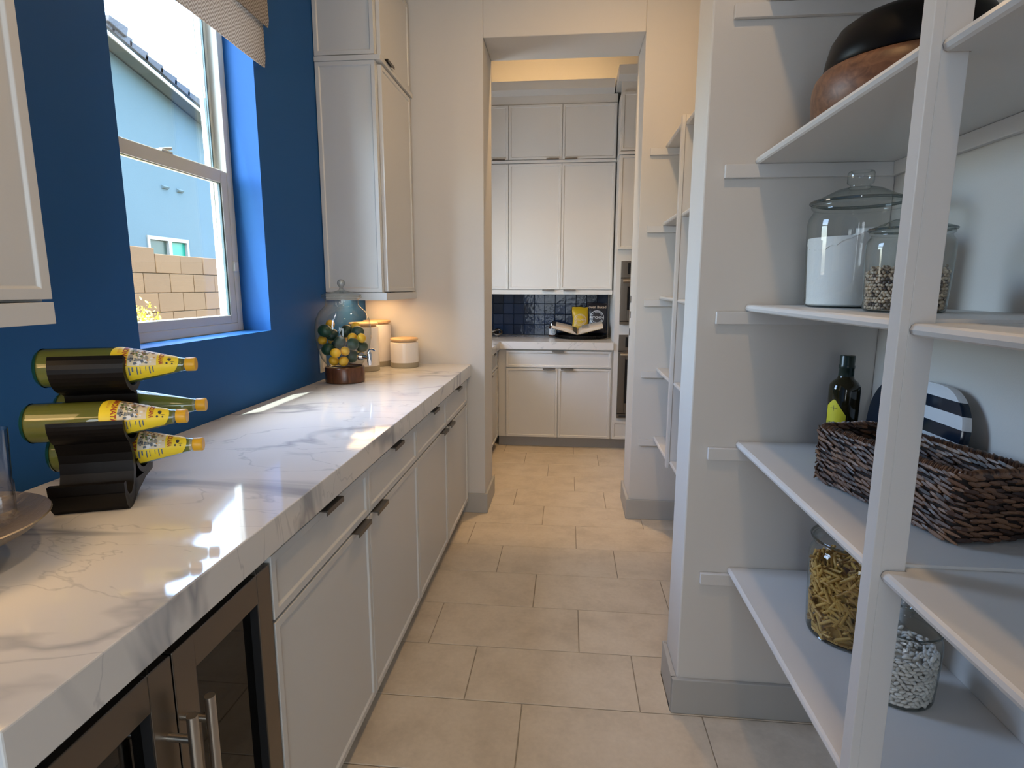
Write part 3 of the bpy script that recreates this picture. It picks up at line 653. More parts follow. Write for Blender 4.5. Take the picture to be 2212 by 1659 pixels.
# snack bags leaning against the tiles
def snack_bag(name, label, x0, x1, zb, zt, y, mt, tilt, rot, parts):
    cx_ = (x0+x1)/2; b = thing(name, label, 'snack bag', (cx_, y, zb), rot); W, H = (x1-x0), (zt-zb)
    P = []; F = []; n, k = 14, 16
    for s in (-1, 1):
        for j in range(k+1):
            v = j/k
            for i in range(n+1):
                u = i/n; puff = .030*math.sin(PI*u)**.6*math.sin(PI*min(1, max(0, v)))**.6
                P.append((W*(u-.5)*(1-.05*math.sin(PI*v))+.003*math.sin(9*v+3*s), s*puff+tilt*v*H, v*H+.004*math.sin(6*u+s)*(v > .9)))
    N1 = (n+1)*(k+1)
    for j in range(k):
        for i in range(n):
            a = j*(n+1)+i; F += [(a, a+1, a+n+2, a+n+1), (N1+a, N1+a+n+1, N1+a+n+2, N1+a+1)]
    for i in range(n):
        a = k*(n+1)+i; F += [(a, a+1, N1+a+1, N1+a), (i, N1+i, N1+i+1, i+1)]
    for j in range(k):
        for a in (j*(n+1), j*(n+1)+n): F.append((a, a+n+1, N1+a+n+1, N1+a))
    body = MB().add(P, F).build('pouch', mt, b, local=True, smooth=True)
    def f3(s, t):   # on the front face
        u = s/W+.5; v = t/H; u_ = min(.98, max(.02, u)); v_ = min(.99, max(.01, v))
        return (s, -(.030*math.sin(PI*u_)**.6*math.sin(PI*v_)**.6)-.0015+tilt*t, t)
    for (nm, mm_, fn) in parts:
        m = MB(); fn(m, f3, W, H); m.build(nm, mm_, body, local=True)
YBAG = mat('yellow_foil_bag', (.72, .44, .012), .35); DBAG = mat('charcoal_foil_bag', (.030, .024, .028), .3); INKC = mat('cream_ink', (.80, .60, .42), .6)
def logo(m, f3, W, H):
    c = (0, H*.52); r = W*.34; add_ring(m, c[0], c[1], r*.98, r*1.06, f3)
    add_text(m, 'KITCHEN', r*.46, lambda a, b: f3(c[0]+a, c[1]+b), .0006)
    for kk in range(2):
        s_ = 'KITCHEN' if kk == 0 else 'KITCHEN'
        for i, ch in enumerate(s_):
            a = PI/2-(i-3)*.34 if kk == 0 else -PI/2+(i-3)*.34
            ca, sa = (math.sin(a), -math.cos(a)) if kk == 0 else (-math.sin(a), math.cos(a))
            add_text(m, ch, r*.34, lambda p, q: f3(c[0]+r*.82*math.cos(a)+p*ca-q*(sa if kk == 0 else sa)*1.0*(1), c[1]+r*.82*math.sin(a)+p*sa+q*ca), .0004)
snack_bag('snack_bag', 'yellow snack pouch with ring logo leaning behind the open book', .04, .195, 1.0, 1.245, 5.60, YBAG, .22, .05, [('logo', INKC, logo)])
snack_bag('snack_bag', 'charcoal snack pouch reading oven Baked leaning behind the open book', .18, .37, 1.0, 1.285, 5.62, DBAG, .22, -.06,
          [('logo', INKW, logo), ('lettering', INKC, lambda m, f3, W, H: add_text(m, 'oven Baked', W*.19, lambda a, b: f3(a+.004, H*.865+b), .0007))])
kn = setp(MB().tube([(-.705+(.045+.02*math.cos(3*a))*math.cos(2*a), 5.56+(.03+.014*math.cos(3*a))*math.sin(2*a), 1.002+.024*math.sin(3*a)) for a in [2*PI*i/120 for i in range(121)]], .011, 10).build('metal_knot', STEELD, loc=(-.705, 5.56, .965), smooth=True), 'small dark metal knot ornament at the kitchen counter corner', 'ornament')

# ------------------------------------------------------------------ pantry shelving
ZS = (.536, .958, 1.383, 1.805, 2.230)
def shelving(ya, yb, ypost, label, zsh=ZS):
    t = thing('pantry_shelving', label, 'shelving', (.72, (ya+yb)/2, 0))
    p0, p1 = ypost; pm = (p0+p1)/2
    for z in zsh:
        for a, b, xf, dz in ((ya, pm-.001, .5460, -.006), (pm+.001, yb, .5305, 0)):
            zz = z+dz
            prof = [(XR-.001, zz), (xf+.0075, zz), (xf+.0025, zz-.003), (xf, zz-.010), (xf+.0025, zz-.017), (xf+.0075, zz-.020), (XR-.001, zz-.020)]
            # the nearer board is notched around the post, so it starts beside it
            hi = p0-.0005 if a == ya else yb-.001
            lo = ya+.001 if a == ya else p1+.0005
            MB().prism(prof, lambda p, q, c: (p, c, q), lo, hi).build('shelf', SHELF, t)
            MB().box(.5875, XR-.001, min(hi, p0-.0005)+.0 if a == ya else pm+.0005, pm-.0005 if a == ya else p1+.0005, zz-.020, zz).build('shelf', SHELF, t)
        for yc, sg in ((yb, -1), (ya, 1)):
            dz = 0 if sg < 0 else -.006
            MB().box(.445, XR-.001, min(yc+sg*.001, yc+sg*.017), max(yc+sg*.001, yc+sg*.017), z-.0585+dz, z-.0205+dz).build('cleat', SHELF, t, bev=0.0015)
        MB().box(XR-.017, XR-.001, pm+.001, yb-.018, z-.0585, z-.0205).build('cleat', SHELF, t, bev=0.0015)
        MB().box(XR-.017, XR-.001, ya+.018, pm-.001, z-.0645, z-.0265).build('cleat', SHELF, t, bev=0.0015)
    MB().box(.5295, .5455, p0, p1, .492, 2.252).build('post_trim', SHELF, t, bev=0.0015)
    MB().box(.5460, .5865, p0+.003, p1-.001, .492, 2.252).build('post', SHELF, t, bev=0.0015)
    return t
shelving(-.70, 1.806, (.981, 1.0135), 'near white pantry shelving bay with centre post holding jars and basket')
shelving(1.999, 3.487, (2.990, 3.030), 'far empty white pantry shelving bay next to the doorway')
setp(MB().box(.44, XR, -.85, -.701, 0, HC).build('wall_near', WALL, loc=(0, 0, 0), bev=.004), 'near partition closing the first shelf bay', 'wall', kind='structure')

# ------------------------------------------------------------------ lemonade bottles in their rack
ANG = math.radians(21); RA = Vector((math.cos(ANG), math.sin(ANG), 0)); RB = Vector((-math.sin(ANG), math.cos(ANG), 0)); RP = Vector((-.932, 1.096, .962))
def r3(b, z, a): return tuple(RP+RA*a+RB*b+Vector((0, 0, z)))
BOT = {'A': (.091, .296, -.174), 'B': (.150, .190, -.174), 'C': (.053, .184, -.192), 'D': (.105, .104, -.177)}
rk = thing('bottle_rack', 'black wavy lacquered bottle rack standing on the counter', 'bottle rack', RP)
m = MB()
def strip(pts, th):
    L = []; Rr = []
    n = len(pts)
    for i, p in enumerate(pts):
        a = pts[max(i-1, 0)]; b = pts[min(i+1, n-1)]; dx, dz = b[0]-a[0], b[1]-a[1]; l = math.hypot(dx, dz); nx, nz = -dz/l, dx/l
        L.append((p[0]+nx*th/2, p[1]+nz*th/2)); Rr.append((p[0]-nx*th/2, p[1]-nz*th/2))
    for i in range(n-1): m.prism([L[i], L[i+1], Rr[i+1], Rr[i]], r3, -.139, 0)
def arc(c, r, a0, a1, n=18): return [(c[0]+r*math.cos(math.radians(a0+(a1-a0)*i/n)), c[1]+r*math.sin(math.radians(a0+(a1-a0)*i/n))) for i in range(n+1)]
A_, B_, C_, D_ = (BOT[k][:2] for k in 'ABCD')
strip(arc(A_, .0500, 148, 325), .013)
strip([(.062, .256), (.085, .243), (.0985, .235), (.1015, .215), (.1015, .155)], .0085)
strip(arc(C_, .0480, 172, 335), .009)
strip(arc(B_, .0490, 205, 350), .011)
strip([(.030, .142), (.035, .128), (.040, .115), (.042, .095), (.040, .07), (.030, .042), (.012, .026), (-.008, .026), (-.019, .040), (-.021, .064)], .0125)
strip(arc(D_, .0495, 200, 352), .012)
m.prism([(-.0275, .042), (-.022, .014), (-.010, 0), (.008, 0), (.030, .010), (.045, .05), (.04, .06), (.025, .035), (0, .02), (-.016, .034)], r3, -.139, 0)
m.prism([(.008, 0), (.055, .022), (.10, .036), (.150, .042), (.166, .09), (.155, .095), (.140, .068), (.11, .048), (.06, .05), (.045, .05)], r3, -.139, 0)
m.build('frame', SATIN, rk, smooth=True, ang=35)
BPROF = [(.0, .004), (.026, .002), (.036, 0.0), (.0415, .006), (.0425, .014), (.0425, .150), (.0418, .160), (.0155, .274), (.0145, .284), (.0145, .292)]
def bot_r(x):
    for (r0, x0), (r1, x1) in zip(BPROF[3:], BPROF[4:]):
        if x0 <= x <= x1: return r0+(r1-r0)*(x-x0)/(x1-x0)
    return .0145
def lemonade(key, label, lettered):
    b, z, a = BOT[key]; p = Vector(r3(b, z, a))
    t = thing('lemonade_bottle', label, 'bottle', p, ANG, group='lemonade bottles in the rack')
    gl = MB().lathe(BPROF, n=40, ax='x', close=False).build('glass_body', BOTGL, t, local=True, smooth=True, ang=50)
    q = [(max(0, r-.0016), x+(.004 if i < 3 else 0)) for i, (r, x) in enumerate(BPROF)]
    MB().lathe([(0, .007)]+q[2:8], n=36, ax='x').build('lemonade', LIQ, t, local=True, smooth=True, ang=50)
    setp(MB().lathe([(.030, .0006), (.0368, .0002), (.0419, .0058), (.0428, .0085)], n=40, ax='x', close=False).build('base_ring', mat('green_glass_base', (.008, .045, .03), .08), t, local=True, smooth=True), 'sea green glass base edge')
    MB().lathe([(0, .302), (.0145, .302), (.0157, .300), (.0157, .283), (.0148, .281), (.0, .281)], n=28, ax='x', close=False).build('cap', YCAP, t, local=True, smooth=True)
    if not lettered: return t
    PH = math.radians(58)
    def f3(s, x, d=.0007):
        r = bot_r(x)+d; rr = .036; ph = PH+s/rr
        return (x, -r*math.sin(ph), r*math.cos(ph))
    # label outline: rounded at the body end, tapering towards the cap
    P = []; F = []; n, k = 20, 16
    for j in range(k+1):
        for i in range(n+1):
            u = i/n*2-1; x0 = .144+.026*abs(u)**3.2; x1 = .270-.012*u*u
            v = j/k; P.append(f3(u*.052, x0+(x1-x0)*v, .0005))
    for j in range(k):
        for i in range(n): q_ = j*(n+1)+i; F.append((q_, q_+1, q_+n+2, q_+n+1))
    lb = MB().add(P, F).build('label', LBLY, t, local=True, smooth=True)
    e3 = lambda s, x: f3(s, x, .0010)
    e4 = lambda s, x: f3(s, x, .0014)
    m = MB(); add_patch(m, -.044, .016, .1765, .2285, e3, 12, 6); m.build('picture', LBLC, lb, local=True)
    rq = random.Random(8)
    for li, (nm, mm_, cnt, s0_, s1_, xa, xb_, sz) in enumerate((('picture_ground', INKGR, 34, -.030, .010, .180, .212, .0042), ('picture_figures', INKN, 16, -.043, -.012, .180, .227, .0030), ('picture_trees', INKG, 12, -.036, -.006, .180, .210, .0026),
                           ('picture_clothes', INKW, 14, -.024, .014, .196, .226, .0034), ('picture_shadows', INKD, 12, -.036, .004, .179, .226, .0020), ('picture_fruit', INKO, 9, -.042, .006, .186, .226, .0020), ('picture_cart', INKB, 9, -.002, .014, .180, .212, .0026))):
        m = MB()
        for _ in range(cnt):
            cs, ct = rq.uniform(s0_, s1_), rq.uniform(xa, xb_); k_ = rq.uniform(.6, 1.3); n_ = 8; ph_ = rq.uniform(0, 6)
            e5 = lambda s, x: f3(s, x, .0013+.00009*li)
            m.add([e5(cs, ct)]+[e5(max(-.044, min(.016, cs+sz*k_*rq.uniform(.5, 1.2)*math.cos(ph_+2*PI*i/n_))), max(.1765, min(.2285, ct+sz*1.1*k_*rq.uniform(.5, 1.2)*math.sin(ph_+2*PI*i/n_)))) for i in range(n_)], [(0, 1+i, 1+(i+1) % n_) for i in range(n_)])
        setp(m.build(nm, mm_, lb, local=True), kind='stuff')
    m = MB(); add_text(m, 'LIMONATA', .0135, lambda p, q: e3(p*.92-.012, .1695+q), .0004); add_text(m, 'SICILIANA', .0120, lambda p, q: e3(p*.86-.010, .2365+q), .0004)
    m.build('lettering', INKR, lb, local=True)
    m = MB(); add_text(m, 'a Sicilia', .0085, lambda p, q: e3(p*.85-.020, .1590+q)); m.build('lettering', INKO, lb, local=True)
    m = MB(); add_disc(m, -.020, .254, .010, .0075, e3, 16); m.build('lemon_picture', mat('lemon_ink', (.75, .55, .02), .5), lb, local=True)
    m = MB(); add_disc(m, -.006, .2525, .008, .0035, e3, 10); add_disc(m, .004, .2585, .0012, .0045, e3, 8); add_disc(m, .010, .248, .004, .0022, e3, 8); add_disc(m, .012, .258, .0035, .0018, e3, 8); m.build('lemon_leaf', INKD, lb, local=True)
    m = MB(); rr = random.Random(5)
    for x in (.163, .1715, .179, .185, .193, .199, .209, .216, .222):
        w = rr.choice((.0012, .0022, .0030)); L = rr.uniform(.010, .021); add_patch(m, .019, .019+L, x-w/2, x+w/2, e3, 5, 1)
    m.build('small_print', INKB, lb, local=True)
    return t
lemonade('A', 'topmost lemonade bottle lying in the black rack', True)
lemonade('C', 'lemonade bottle lying in the front middle cradle of the rack', True)
lemonade('D', 'lowest lemonade bottle lying behind the black rack front', True)
lemonade('B', 'rear lemonade bottle with bare neck lying nearest the blue wall', False)

# ------------------------------------------------------------------ silver footed bowl and tumbler
sb = thing('silver_bowl', 'hammered silver footed bowl at the near end of the counter', 'bowl', (-1.065, .80, .962))
MB().lathe([(0, .020), (.06, .022), (.115, .034), (.152, .054), (.170, .070), (.174, .073), (.172, .075), (.166, .072), (.146, .058), (.110, .040), (.06, .028), (0, .026)], (-1.065, .80, .962), 64, close=False).build('dish', SILVER, sb, smooth=True)
for k in range(3):
    a = math.radians(-8+120*k); x, y = -1.055+.118*math.cos(a), .80+.118*math.sin(a)
    MB().lathe([(0, .0), (.011, 0), (.0115, .003), (.009, .006), (.0085, .034), (0, .034)], (x, y, .9622), 20, close=False).build('foot', SILVER, sb, smooth=True)
tb = thing('glass_tumbler', 'clear glass tumbler standing in the silver bowl', 'glass', (-1.045, .905, 1.011))
MB().lathe([(0, 0), (.029, 0), (.033, .006), (.0350, .062), (.0328, .070), (.0338, .080), (.037, .165), (.0362, .165), (.0328, .082), (.0318, .072), (.031, .014), (0, .012)], (-1.045, .905, 1.0115), 40, close=False).build('cup', TUMB, tb, smooth=True)

# ------------------------------------------------------------------ drink dispenser with fruit, canisters
dx, dy = -1.113, 2.767
st_ = thing('dispenser_stand', 'round dark walnut stand under the glass drink dispenser', 'stand', (dx, dy, .962))
MB().lathe([(.090, 0), (.096, .003), (.097, .01), (.097, .072), (.094, .078), (.086, .080), (.082, .074), (.04, .074)], (dx, dy, .9622), 64).build('body', WALNUT, st_, smooth=True, ang=30)
dp = thing('drink_dispenser', 'clear glass urn drink dispenser with glass lid and chrome tap', 'dispenser', (dx, dy, 1.037))
MB().lathe([(0, 1.0375), (.074, 1.0375), (.079, 1.042), (.088, 1.052), (.108, 1.080), (.126, 1.130), (.1355, 1.185), (.1365, 1.225), (.131, 1.272), (.112, 1.312), (.090, 1.333), (.080, 1.344), (.079, 1.352), (.080, 1.372), (.092, 1.378), (.097, 1.383), (.096, 1.389), (.090, 1.390)], (dx, dy, 0), 64, close=False).build('urn', GLASS, dp, smooth=True, ang=60)
ld = MB().lathe([(.086, 1.384), (.095, 1.3915), (.097, 1.395), (.093, 1.399), (.068, 1.403), (.040, 1.410), (.016, 1.417), (.009, 1.423)], (dx, dy, 0), 56, close=False).build('lid', GLASS, dp, smooth=True, ang=60)
MB().lathe([(0, 1.422), (.010, 1.423), (.009, 1.432), (.016, 1.440), (.0195, 1.451), (.016, 1.463), (.008, 1.469), (0, 1.470)], (dx, dy, 0), 28, close=False).build('knob', glass('thick_glass', (.8, .82, .82), (.08, .09, .09), .15), ld, smooth=True)
sd = Vector((.90, -.43, 0)).normalized(); s0 = Vector((dx, dy, 1.097))+sd*.108
tp = MB(); tp.tube([s0, s0+sd*.012], .020, 24); tp.tube([s0+sd*.010, s0+sd*.062], .0095, 18)
e_ = s0+sd*.064; tp.tube([e_+Vector((0, 0, .026)), e_+Vector((0, 0, .014)), e_+Vector((0, 0, -.012)), e_+Vector((0, 0, -.040))], [.009, .013, .012, .008], 18)
tp.tube([e_+Vector((0, 0, .026)), e_+Vector((.004, 0, .036)), e_+sd*.022+Vector((0, 0, .040)), e_+sd*.040+Vector((0, 0, .033))], [.006, .006, .005, .004], 12)
tp.build('tap', CHROME, dp, smooth=True)
LEM = [(-1.1942, 2.8041, 1.247), (-1.0843, 2.8618, 1.2332), (-1.2044, 2.7233, 1.1738), (-1.1941, 2.8256, 1.1627), (-1.1479, 2.8445, 1.1671), (-1.0642, 2.7581, 1.1864), (-1.0152, 2.7516, 1.1841), (-1.1211, 2.6789, 1.1166), (-1.0868, 2.7137, 1.1224), (-1.1454, 2.7119, 1.0735), (-1.0936, 2.7061, 1.0735), (-1.162, 2.8418, 1.1199), (-1.0939, 2.8084, 1.0735), (-1.0508, 2.8129, 1.0933)]
LIM = [(-1.18, 2.7024, 1.2217), (-1.171, 2.7629, 1.1973), (-1.1194, 2.8214, 1.2117), (-1.0545, 2.8101, 1.2095), (-1.1706, 2.7053, 1.1313), (-1.1218, 2.7377, 1.1612), (-1.0433, 2.7086, 1.1579), (-1.0282, 2.7854, 1.1392), (-1.0704, 2.7594, 1.0925), (-1.158, 2.7878, 1.1385)]
def fruit(name, label, cat, pts, r, mt, tip, grp):
    n = 14; prof = []
    for i in range(n+1):
        a = -PI/2+PI*i/n; h = r*1.06*math.sin(a); rr = r*.97*math.cos(a)
        if abs(math.sin(a)) > .96: h += math.copysign(tip*r, h)*(abs(math.sin(a))-.96)/.04
        prof.append((max(rr, 0.0004), h))
    first = None
    for i, p in enumerate(pts):
        if first is None: o = first = MB().lathe(prof, n=22).build(name, mt, smooth=True, loc=(0, 0, 0))
        else: o = first.copy(); COL.objects.link(o)
        o.location = p; o.rotation_euler = (random.uniform(0, 3), random.uniform(0, 3), random.uniform(0, 3)); k = random.uniform(.95, 1.02); o.scale = (k, k, k)
        setp(o, label[i], cat, grp)
LEML = ['topmost lemon at the left of the fruit heap in the dispenser', 'topmost lemon at the right of the fruit heap in the dispenser', 'lemon at the far left glass edge under the large upper lime', 'half hidden lemon left of centre between two limes in the dispenser', 'lemon deep in the centre of the heap behind limes', 'lemon right of centre just below the upper right lime', 'lemon touching the right glass edge in the upper half of the heap', 'left one of the two big front lemons in the dispenser', 'right one of the two big front lemons in the dispenser', 'bottom left lemon resting above the walnut stand', 'bottom middle lemon resting above the walnut stand', 'lemon wedged behind the two big front lemons', 'bottom right lemon half hidden behind the lowest lime', 'lemon showing behind the chrome tap of the dispenser']
LIML = ['large dark lime at the upper left of the fruit heap', 'dark lime behind the large upper left lime', 'dark lime at the top centre of the fruit heap', 'small looking dark lime at the upper right of the heap', 'dark lime at the lower left glass edge of the dispenser', 'dark lime in the middle of the heap left of centre', 'large dark lime right of centre above the front lemons', 'dark lime at the right glass edge above the chrome tap', 'lowest dark lime right of the front lemons', 'dark lime hidden deep behind the left front lemon']
fruit('lemon', LEML, 'lemon', LEM, .0235, LEMON, .10, 'lemons in the drink dispenser')
fruit('lime', LIML, 'lime', LIM, .0315, LIME, .05, 'limes in the drink dispenser')
def canister(x, y, r, h, label):
    z = .9622; t = thing('canister', label, 'canister', (x, y, z), group='white ceramic canisters')
    MB().lathe([(0, .030), (r, .030), (r, h-.012), (r-.001, h-.004), (r-.008, h), (0, h)], (x, y, z), 56, close=False).build('body', CERAM, t, smooth=True, ang=30)
    setp(MB().lathe([(0, 0), (r-.003, 0), (r+.0008, .002), (r+.0008, .030), (0, .030)], (x, y, z), 56, close=False).build('clay_band', TANB, t, smooth=True, ang=30), 'tan unglazed clay band')
    setp(MB().lathe([(0, h+.001), (r-.014, h+.001), (r-.014, h+.008), (r-.004, h+.008), (r-.001, h+.012), (r-.001, h+.019), (r-.005, h+.023), (0, h+.024)], (x, y, z), 56, close=False).build('lid', BAMBOO, t, smooth=True, ang=30), 'pale bamboo lid')
canister(-.972, 3.346, .083, .150, 'short white canister at the right end by the doorway wall')
canister(CANF[0], CANF[1], .083, .250, 'tall white canister partly behind the dispenser tap') if 'CANF' in globals() else None
canister(CANB[0], CANB[1], .083, .250, 'tall white canister rearmost in the counter corner') if 'CANB' in globals() else None

# ------------------------------------------------------------------ jars on the shelves
def jar(name, label, x, y, z, R, H):
    t = thing(name, label, 'jar', (x, y, z), group='glass storage jars on the shelves'); z += .0006
    pr = [(0, .004*R/.1), (.80*R, .003*R/.1), (.86*R, 0), (.91*R, .012*H), (.935*R, .05*H), (.97*R, .35*H), (R, .74*H), (.995*R, .80*H), (.97*R, .845*H), (.92*R, .880*H), (.895*R, .895*H), (.89*R, .92*H), (.93*R, .93*H), (.95*R, .945*H), (.94*R, .962*H), (.90*R, .967*H)]
    MB().lathe([(r, h+z) for r, h in pr], (x, y, 0), 64, close=False).build('body', GLASS, t, smooth=True, ang=60)
    setp(MB().lathe([(r, h+z) for r, h in [(0, .0035*R/.1), (.82*R, .0025*R/.1), (.875*R, .0015), (.905*R, .012*H), (.89*R, .022*H), (.80*R, .012*H), (0, .011*H)]], (x, y, 0), 56, close=False).build('base', glass('thick_base_glass', (.75, .78, .78), (.06, .08, .08), .08), t, smooth=True, ang=60), 'thick dark looking glass base') if True else None
    l = MB().lathe([(r, h+z) for r, h in [(.84*R, .955*H), (.95*R, .970*H), (.985*R, .976*H), (.99*R, .990*H), (.96*R, 1.0*H), (.80*R, 1.022*H), (.60*R, 1.065*H), (.46*R, 1.095*H), (.33*R, 1.108*H), (.22*R, 1.112*H)]], (x, y, 0), 60, close=False).build('lid', GLASS, t, smooth=True, ang=60)
    MB().lathe([(r, h+z) for r, h in [(.96*R, .968*H), (.99*R, .976*H), (.995*R, .988*H), (.97*R, .996*H)]], (x, y, 0), 60, close=False).build('rim', glass('rim_glass', (.35, .40, .40), (.04, .05, .05), .12), l, smooth=True)
    MB().lathe([(r, h+z) for r, h in [(.22*R, 1.110*H), (.20*R, 1.13*H), (.21*R, 1.14*H), (.265*R, 1.155*H), (.27*R, 1.24*H), (.25*R, 1.258*H), (.20*R, 1.262*H), (.18*R, 1.25*H)]], (x, y, 0), 32, close=False).build('knob', GLASS, l, smooth=True, ang=60)
    return t
def inner(R, H, h): return R*(.90+.075*min(1, h/(.7*H)))
FJ = (.732, 1.599, 1.383, .1135, .270); PJ = (.705, 1.300, 1.383, .080, .172); NJ = (.749, 1.464, .536, .108, .265); BJ = (.750, 1.245, .536, .078, .172)
jar('glass_jar', 'large lidded glass jar of flour on the shelf below the bowls', *FJ)
jar('glass_jar', 'small lidded glass jar of black-eyed peas in front of the flour jar', *PJ)
jar('glass_jar', 'large glass jar of penne on the bottom shelf left of the post', *NJ)
jar('glass_jar', 'small lidded glass jar of white beans on the bottom shelf right of the post', *BJ)
def flour():
    x, y, z, R, H = FJ; P = []; F = []; n = 72; k = 10; rr = random.Random(2)
    prof = [(0.0, .012*H), (.86*R, .014*H), (.895*R, .03*H)]
    for j in range(9): prof.append((inner(R, H, H*(.05+.6*j/8))*.985, H*(.05+.6*j/8)))
    rows = [[(r, h) for _ in range(n)] for r, h in prof]
    def topz(a, f): return H*(.70+.045*math.sin(a*1+2.0)+.03*math.sin(2*a+.5)*f)-H*.17*max(0, math.cos(a-3.55))**3*f+.0035*rr.uniform(-1, 1)*f
    tops = []
    for j in range(k+1):
        f = 1-j/k; tops.append([(inner(R, H, .7*H)*.985*f, topz(2*PI*i/n, f)) for i in range(n)])
    rows += tops
    for row in rows:
        for i, (r, h) in enumerate(row): a = 2*PI*i/n; P.append((x+r*math.cos(a), y+r*math.sin(a), z+h+.0008))
    for j in range(len(rows)-1):
        for i in range(n): q = (i+1) % n; F.append((j*n+i, j*n+q, (j+1)*n+q, (j+1)*n+i))
    return MB().add(P, F).build('flour', FLOUR, loc=(x, y, z), smooth=True)
setp(flour(), 'white flour filling the large glass jar', 'flour', kind='stuff')
def sphere_geo(n, k):
    P = [(0, 0, -1)]; F = []
    for j in range(1, k):
        a = -PI/2+PI*j/k
        for i in range(n): t = 2*PI*i/n; P.append((math.cos(a)*math.cos(t), math.cos(a)*math.sin(t), math.sin(a)))
    P.append((0, 0, 1)); L = len(P)-1
    for i in range(n):
        q = (i+1) % n; F.append((0, 1+q, 1+i)); F.append((L, 1+(k-2)*n+i, 1+(k-2)*n+q))
        for j in range(k-2): F.append((1+j*n+i, 1+j*n+q, 1+(j+1)*n+q, 1+(j+1)*n+i))
    return P, F
def penne_geo():
    P = []; F = []; n = 8; R0, R1, L = 1.0, .72, 4.6
    for (r, s) in ((R0, -1), (R0, 1), (R1, 1), (R1, -1)):
        for i in range(n): a = 2*PI*i/n; P.append((r*math.cos(a), r*math.sin(a), s*L+.9*r*math.cos(a)))
    for j in range(4):
        for i in range(n): q = (i+1) % n; J = (j+1) % 4; F.append((j*n+i, j*n+q, J*n+q, J*n+i))
    return P, F
def fill(name, spec, geo, size, depth, n, h0, h1, mt, label, cat, core, seed, flat=False):
    x, y, z, R, H = spec; rr = random.Random(seed); gP, gF = geo; gP = [Vector((p[0]*size[0], p[1]*size[1], p[2]*size[2])) for p in gP]; m = MB()
    m.lathe([(0, .014*H), (.80*R, .016*H)]+[(inner(R, H, h0+(h1-h0)*t/6)-depth*1.15, h0+(h1-h0-depth)*t/6) for t in range(7)]+[(0, h1-depth*.9)], (x, y, z+.001), 32, close=False)
    ext = max(size); grid = []
    if not flat:
        for lay in range(2):
            rr_ = inner(R, H, h0)-size[0]*1.1-lay*size[0]*1.5; dc, dr = (size[1]+size[2])*1.08, size[1]*1.95; nc = int(2*PI*rr_/dc); k = 0
            while h0+k*dr < h1-.004:
                grid += [(h0+k*dr, 2*PI*(c+.5*(k+lay) % 1)/nc, lay) for c in range(nc)]; k += 1
        n = len(grid)+int(n*.22)
    for i in range(n):
        top = rr.random() < (.22 if flat else .88)
        if top: r = inner(R, H, h1)*math.sqrt(rr.random())*.93; h = h1-depth*rr.random()*.9+.004*math.sin(3*i)
        else: h = h0+(h1-h0)*rr.random(); r = inner(R, H, h)-size[0]*1.15-depth*.6*rr.random()**1.5
        a = 2*PI*rr.random()
        if i < len(grid):
            h, a, lay = grid[i]; h += rr.uniform(-.35, .35)*size[1]; a += rr.uniform(-.3, .3)*size[1]/R; r = inner(R, H, h)-size[0]*(1.1+.5*rr.random())-lay*size[0]*1.5
        q = Vector((r*math.cos(a), r*math.sin(a), h))
        # lay the long axis along the wall
        tn = Vector((-math.sin(a), math.cos(a), 0)); d = tn*math.cos(w := rr.uniform(-1.3, 1.3) if flat else rr.gauss(0, .55))+Vector((0, 0, 1))*math.sin(w)
        if flat and rr.random() < .12: d = Vector((math.cos(a), math.sin(a), 0))*.9+tn*.3; q -= Vector((math.cos(a), math.sin(a), 0))*.010
        rot = d.to_track_quat('Z', 'X').to_matrix() @ Matrix.Rotation(rr.uniform(0, 6), 3, 'Z')
        V = [rot @ p+q for p in gP]
        ok = True
        for p in V:
            if math.hypot(p.x, p.y) > inner(R, H, max(0, p.z))*.995 or p.z < .014*H: ok = False; break
        if not ok:
            k = max(math.hypot(p.x, p.y)/(inner(R, H, max(0, p.z))*.995) for p in V); off = Vector((q.x, q.y, 0))*(1-1/k)*1.02; dz = max(0, .015*H-min(p.z for p in V))
            V = [p-off+Vector((0, 0, dz)) for p in V]
        m.add([(p.x+x, p.y+y, p.z+z+.001) for p in V], gF)
    return setp(m.build(name, mt, loc=(x, y, z), smooth=True, ang=50 if flat else 180), label, cat, kind='stuff')
fill('penne', NJ, penne_geo(), (.0042, .0042, .0042), .022, 620, .012, .190, PENNE, 'golden dry penne filling the large bottom shelf jar', 'pasta', None, 4, True)
fill('white_beans', BJ, sphere_geo(10, 8), (.0038, .0042, .0072), .014, 900, .010, .118, BEANS, 'white dry beans filling the small bottom shelf jar', 'beans', None, 5)
fill('black_eyed_peas', PJ, sphere_geo(7, 6), (.0034, .0034, .0044), .011, 1300, .008, .090, PEAS, 'speckled black-eyed peas filling the small jar beside the flour', 'beans', None, 6)

# ------------------------------------------------------------------ wooden bowls, oil bottle, boards, basket
MB_ = MB().lathe([(0, 0), (.176, 0), (.184, .012), (.187, .045), (.186, .068), (.181, .086), (.172, .097), (.160, .101), (0, .101)], (.726, 1.42, 1.8055), 72, close=False)
setp(MB_.build('wooden_bowl', ACACIA, loc=(.726, 1.42, 1.8055), smooth=True), 'large upturned brown wooden bowl on the high shelf under a black bowl', 'bowl')
MB_ = MB().lathe([(0, 0), (.163, 0), (.166, .006), (.162, .030), (.155, .058), (.142, .080), (.122, .094), (.09, .102), (.05, .105), (0, .106)], (.726, 1.42, 1.9072), 72, close=False)
setp(MB_.build('black_bowl', SATIN, loc=(.726, 1.42, 1.9072), smooth=True), 'upturned black bowl stacked on the brown wooden bowl', 'bowl')
ox, oy, oz = .772, 1.660, .9585
ob = thing('oil_bottle', 'dark green oil bottle with yellow organic label behind the basket', 'bottle', (ox, oy, oz))
DKB = mat('dark_olive_glass', (.016, .013, .004), .08)
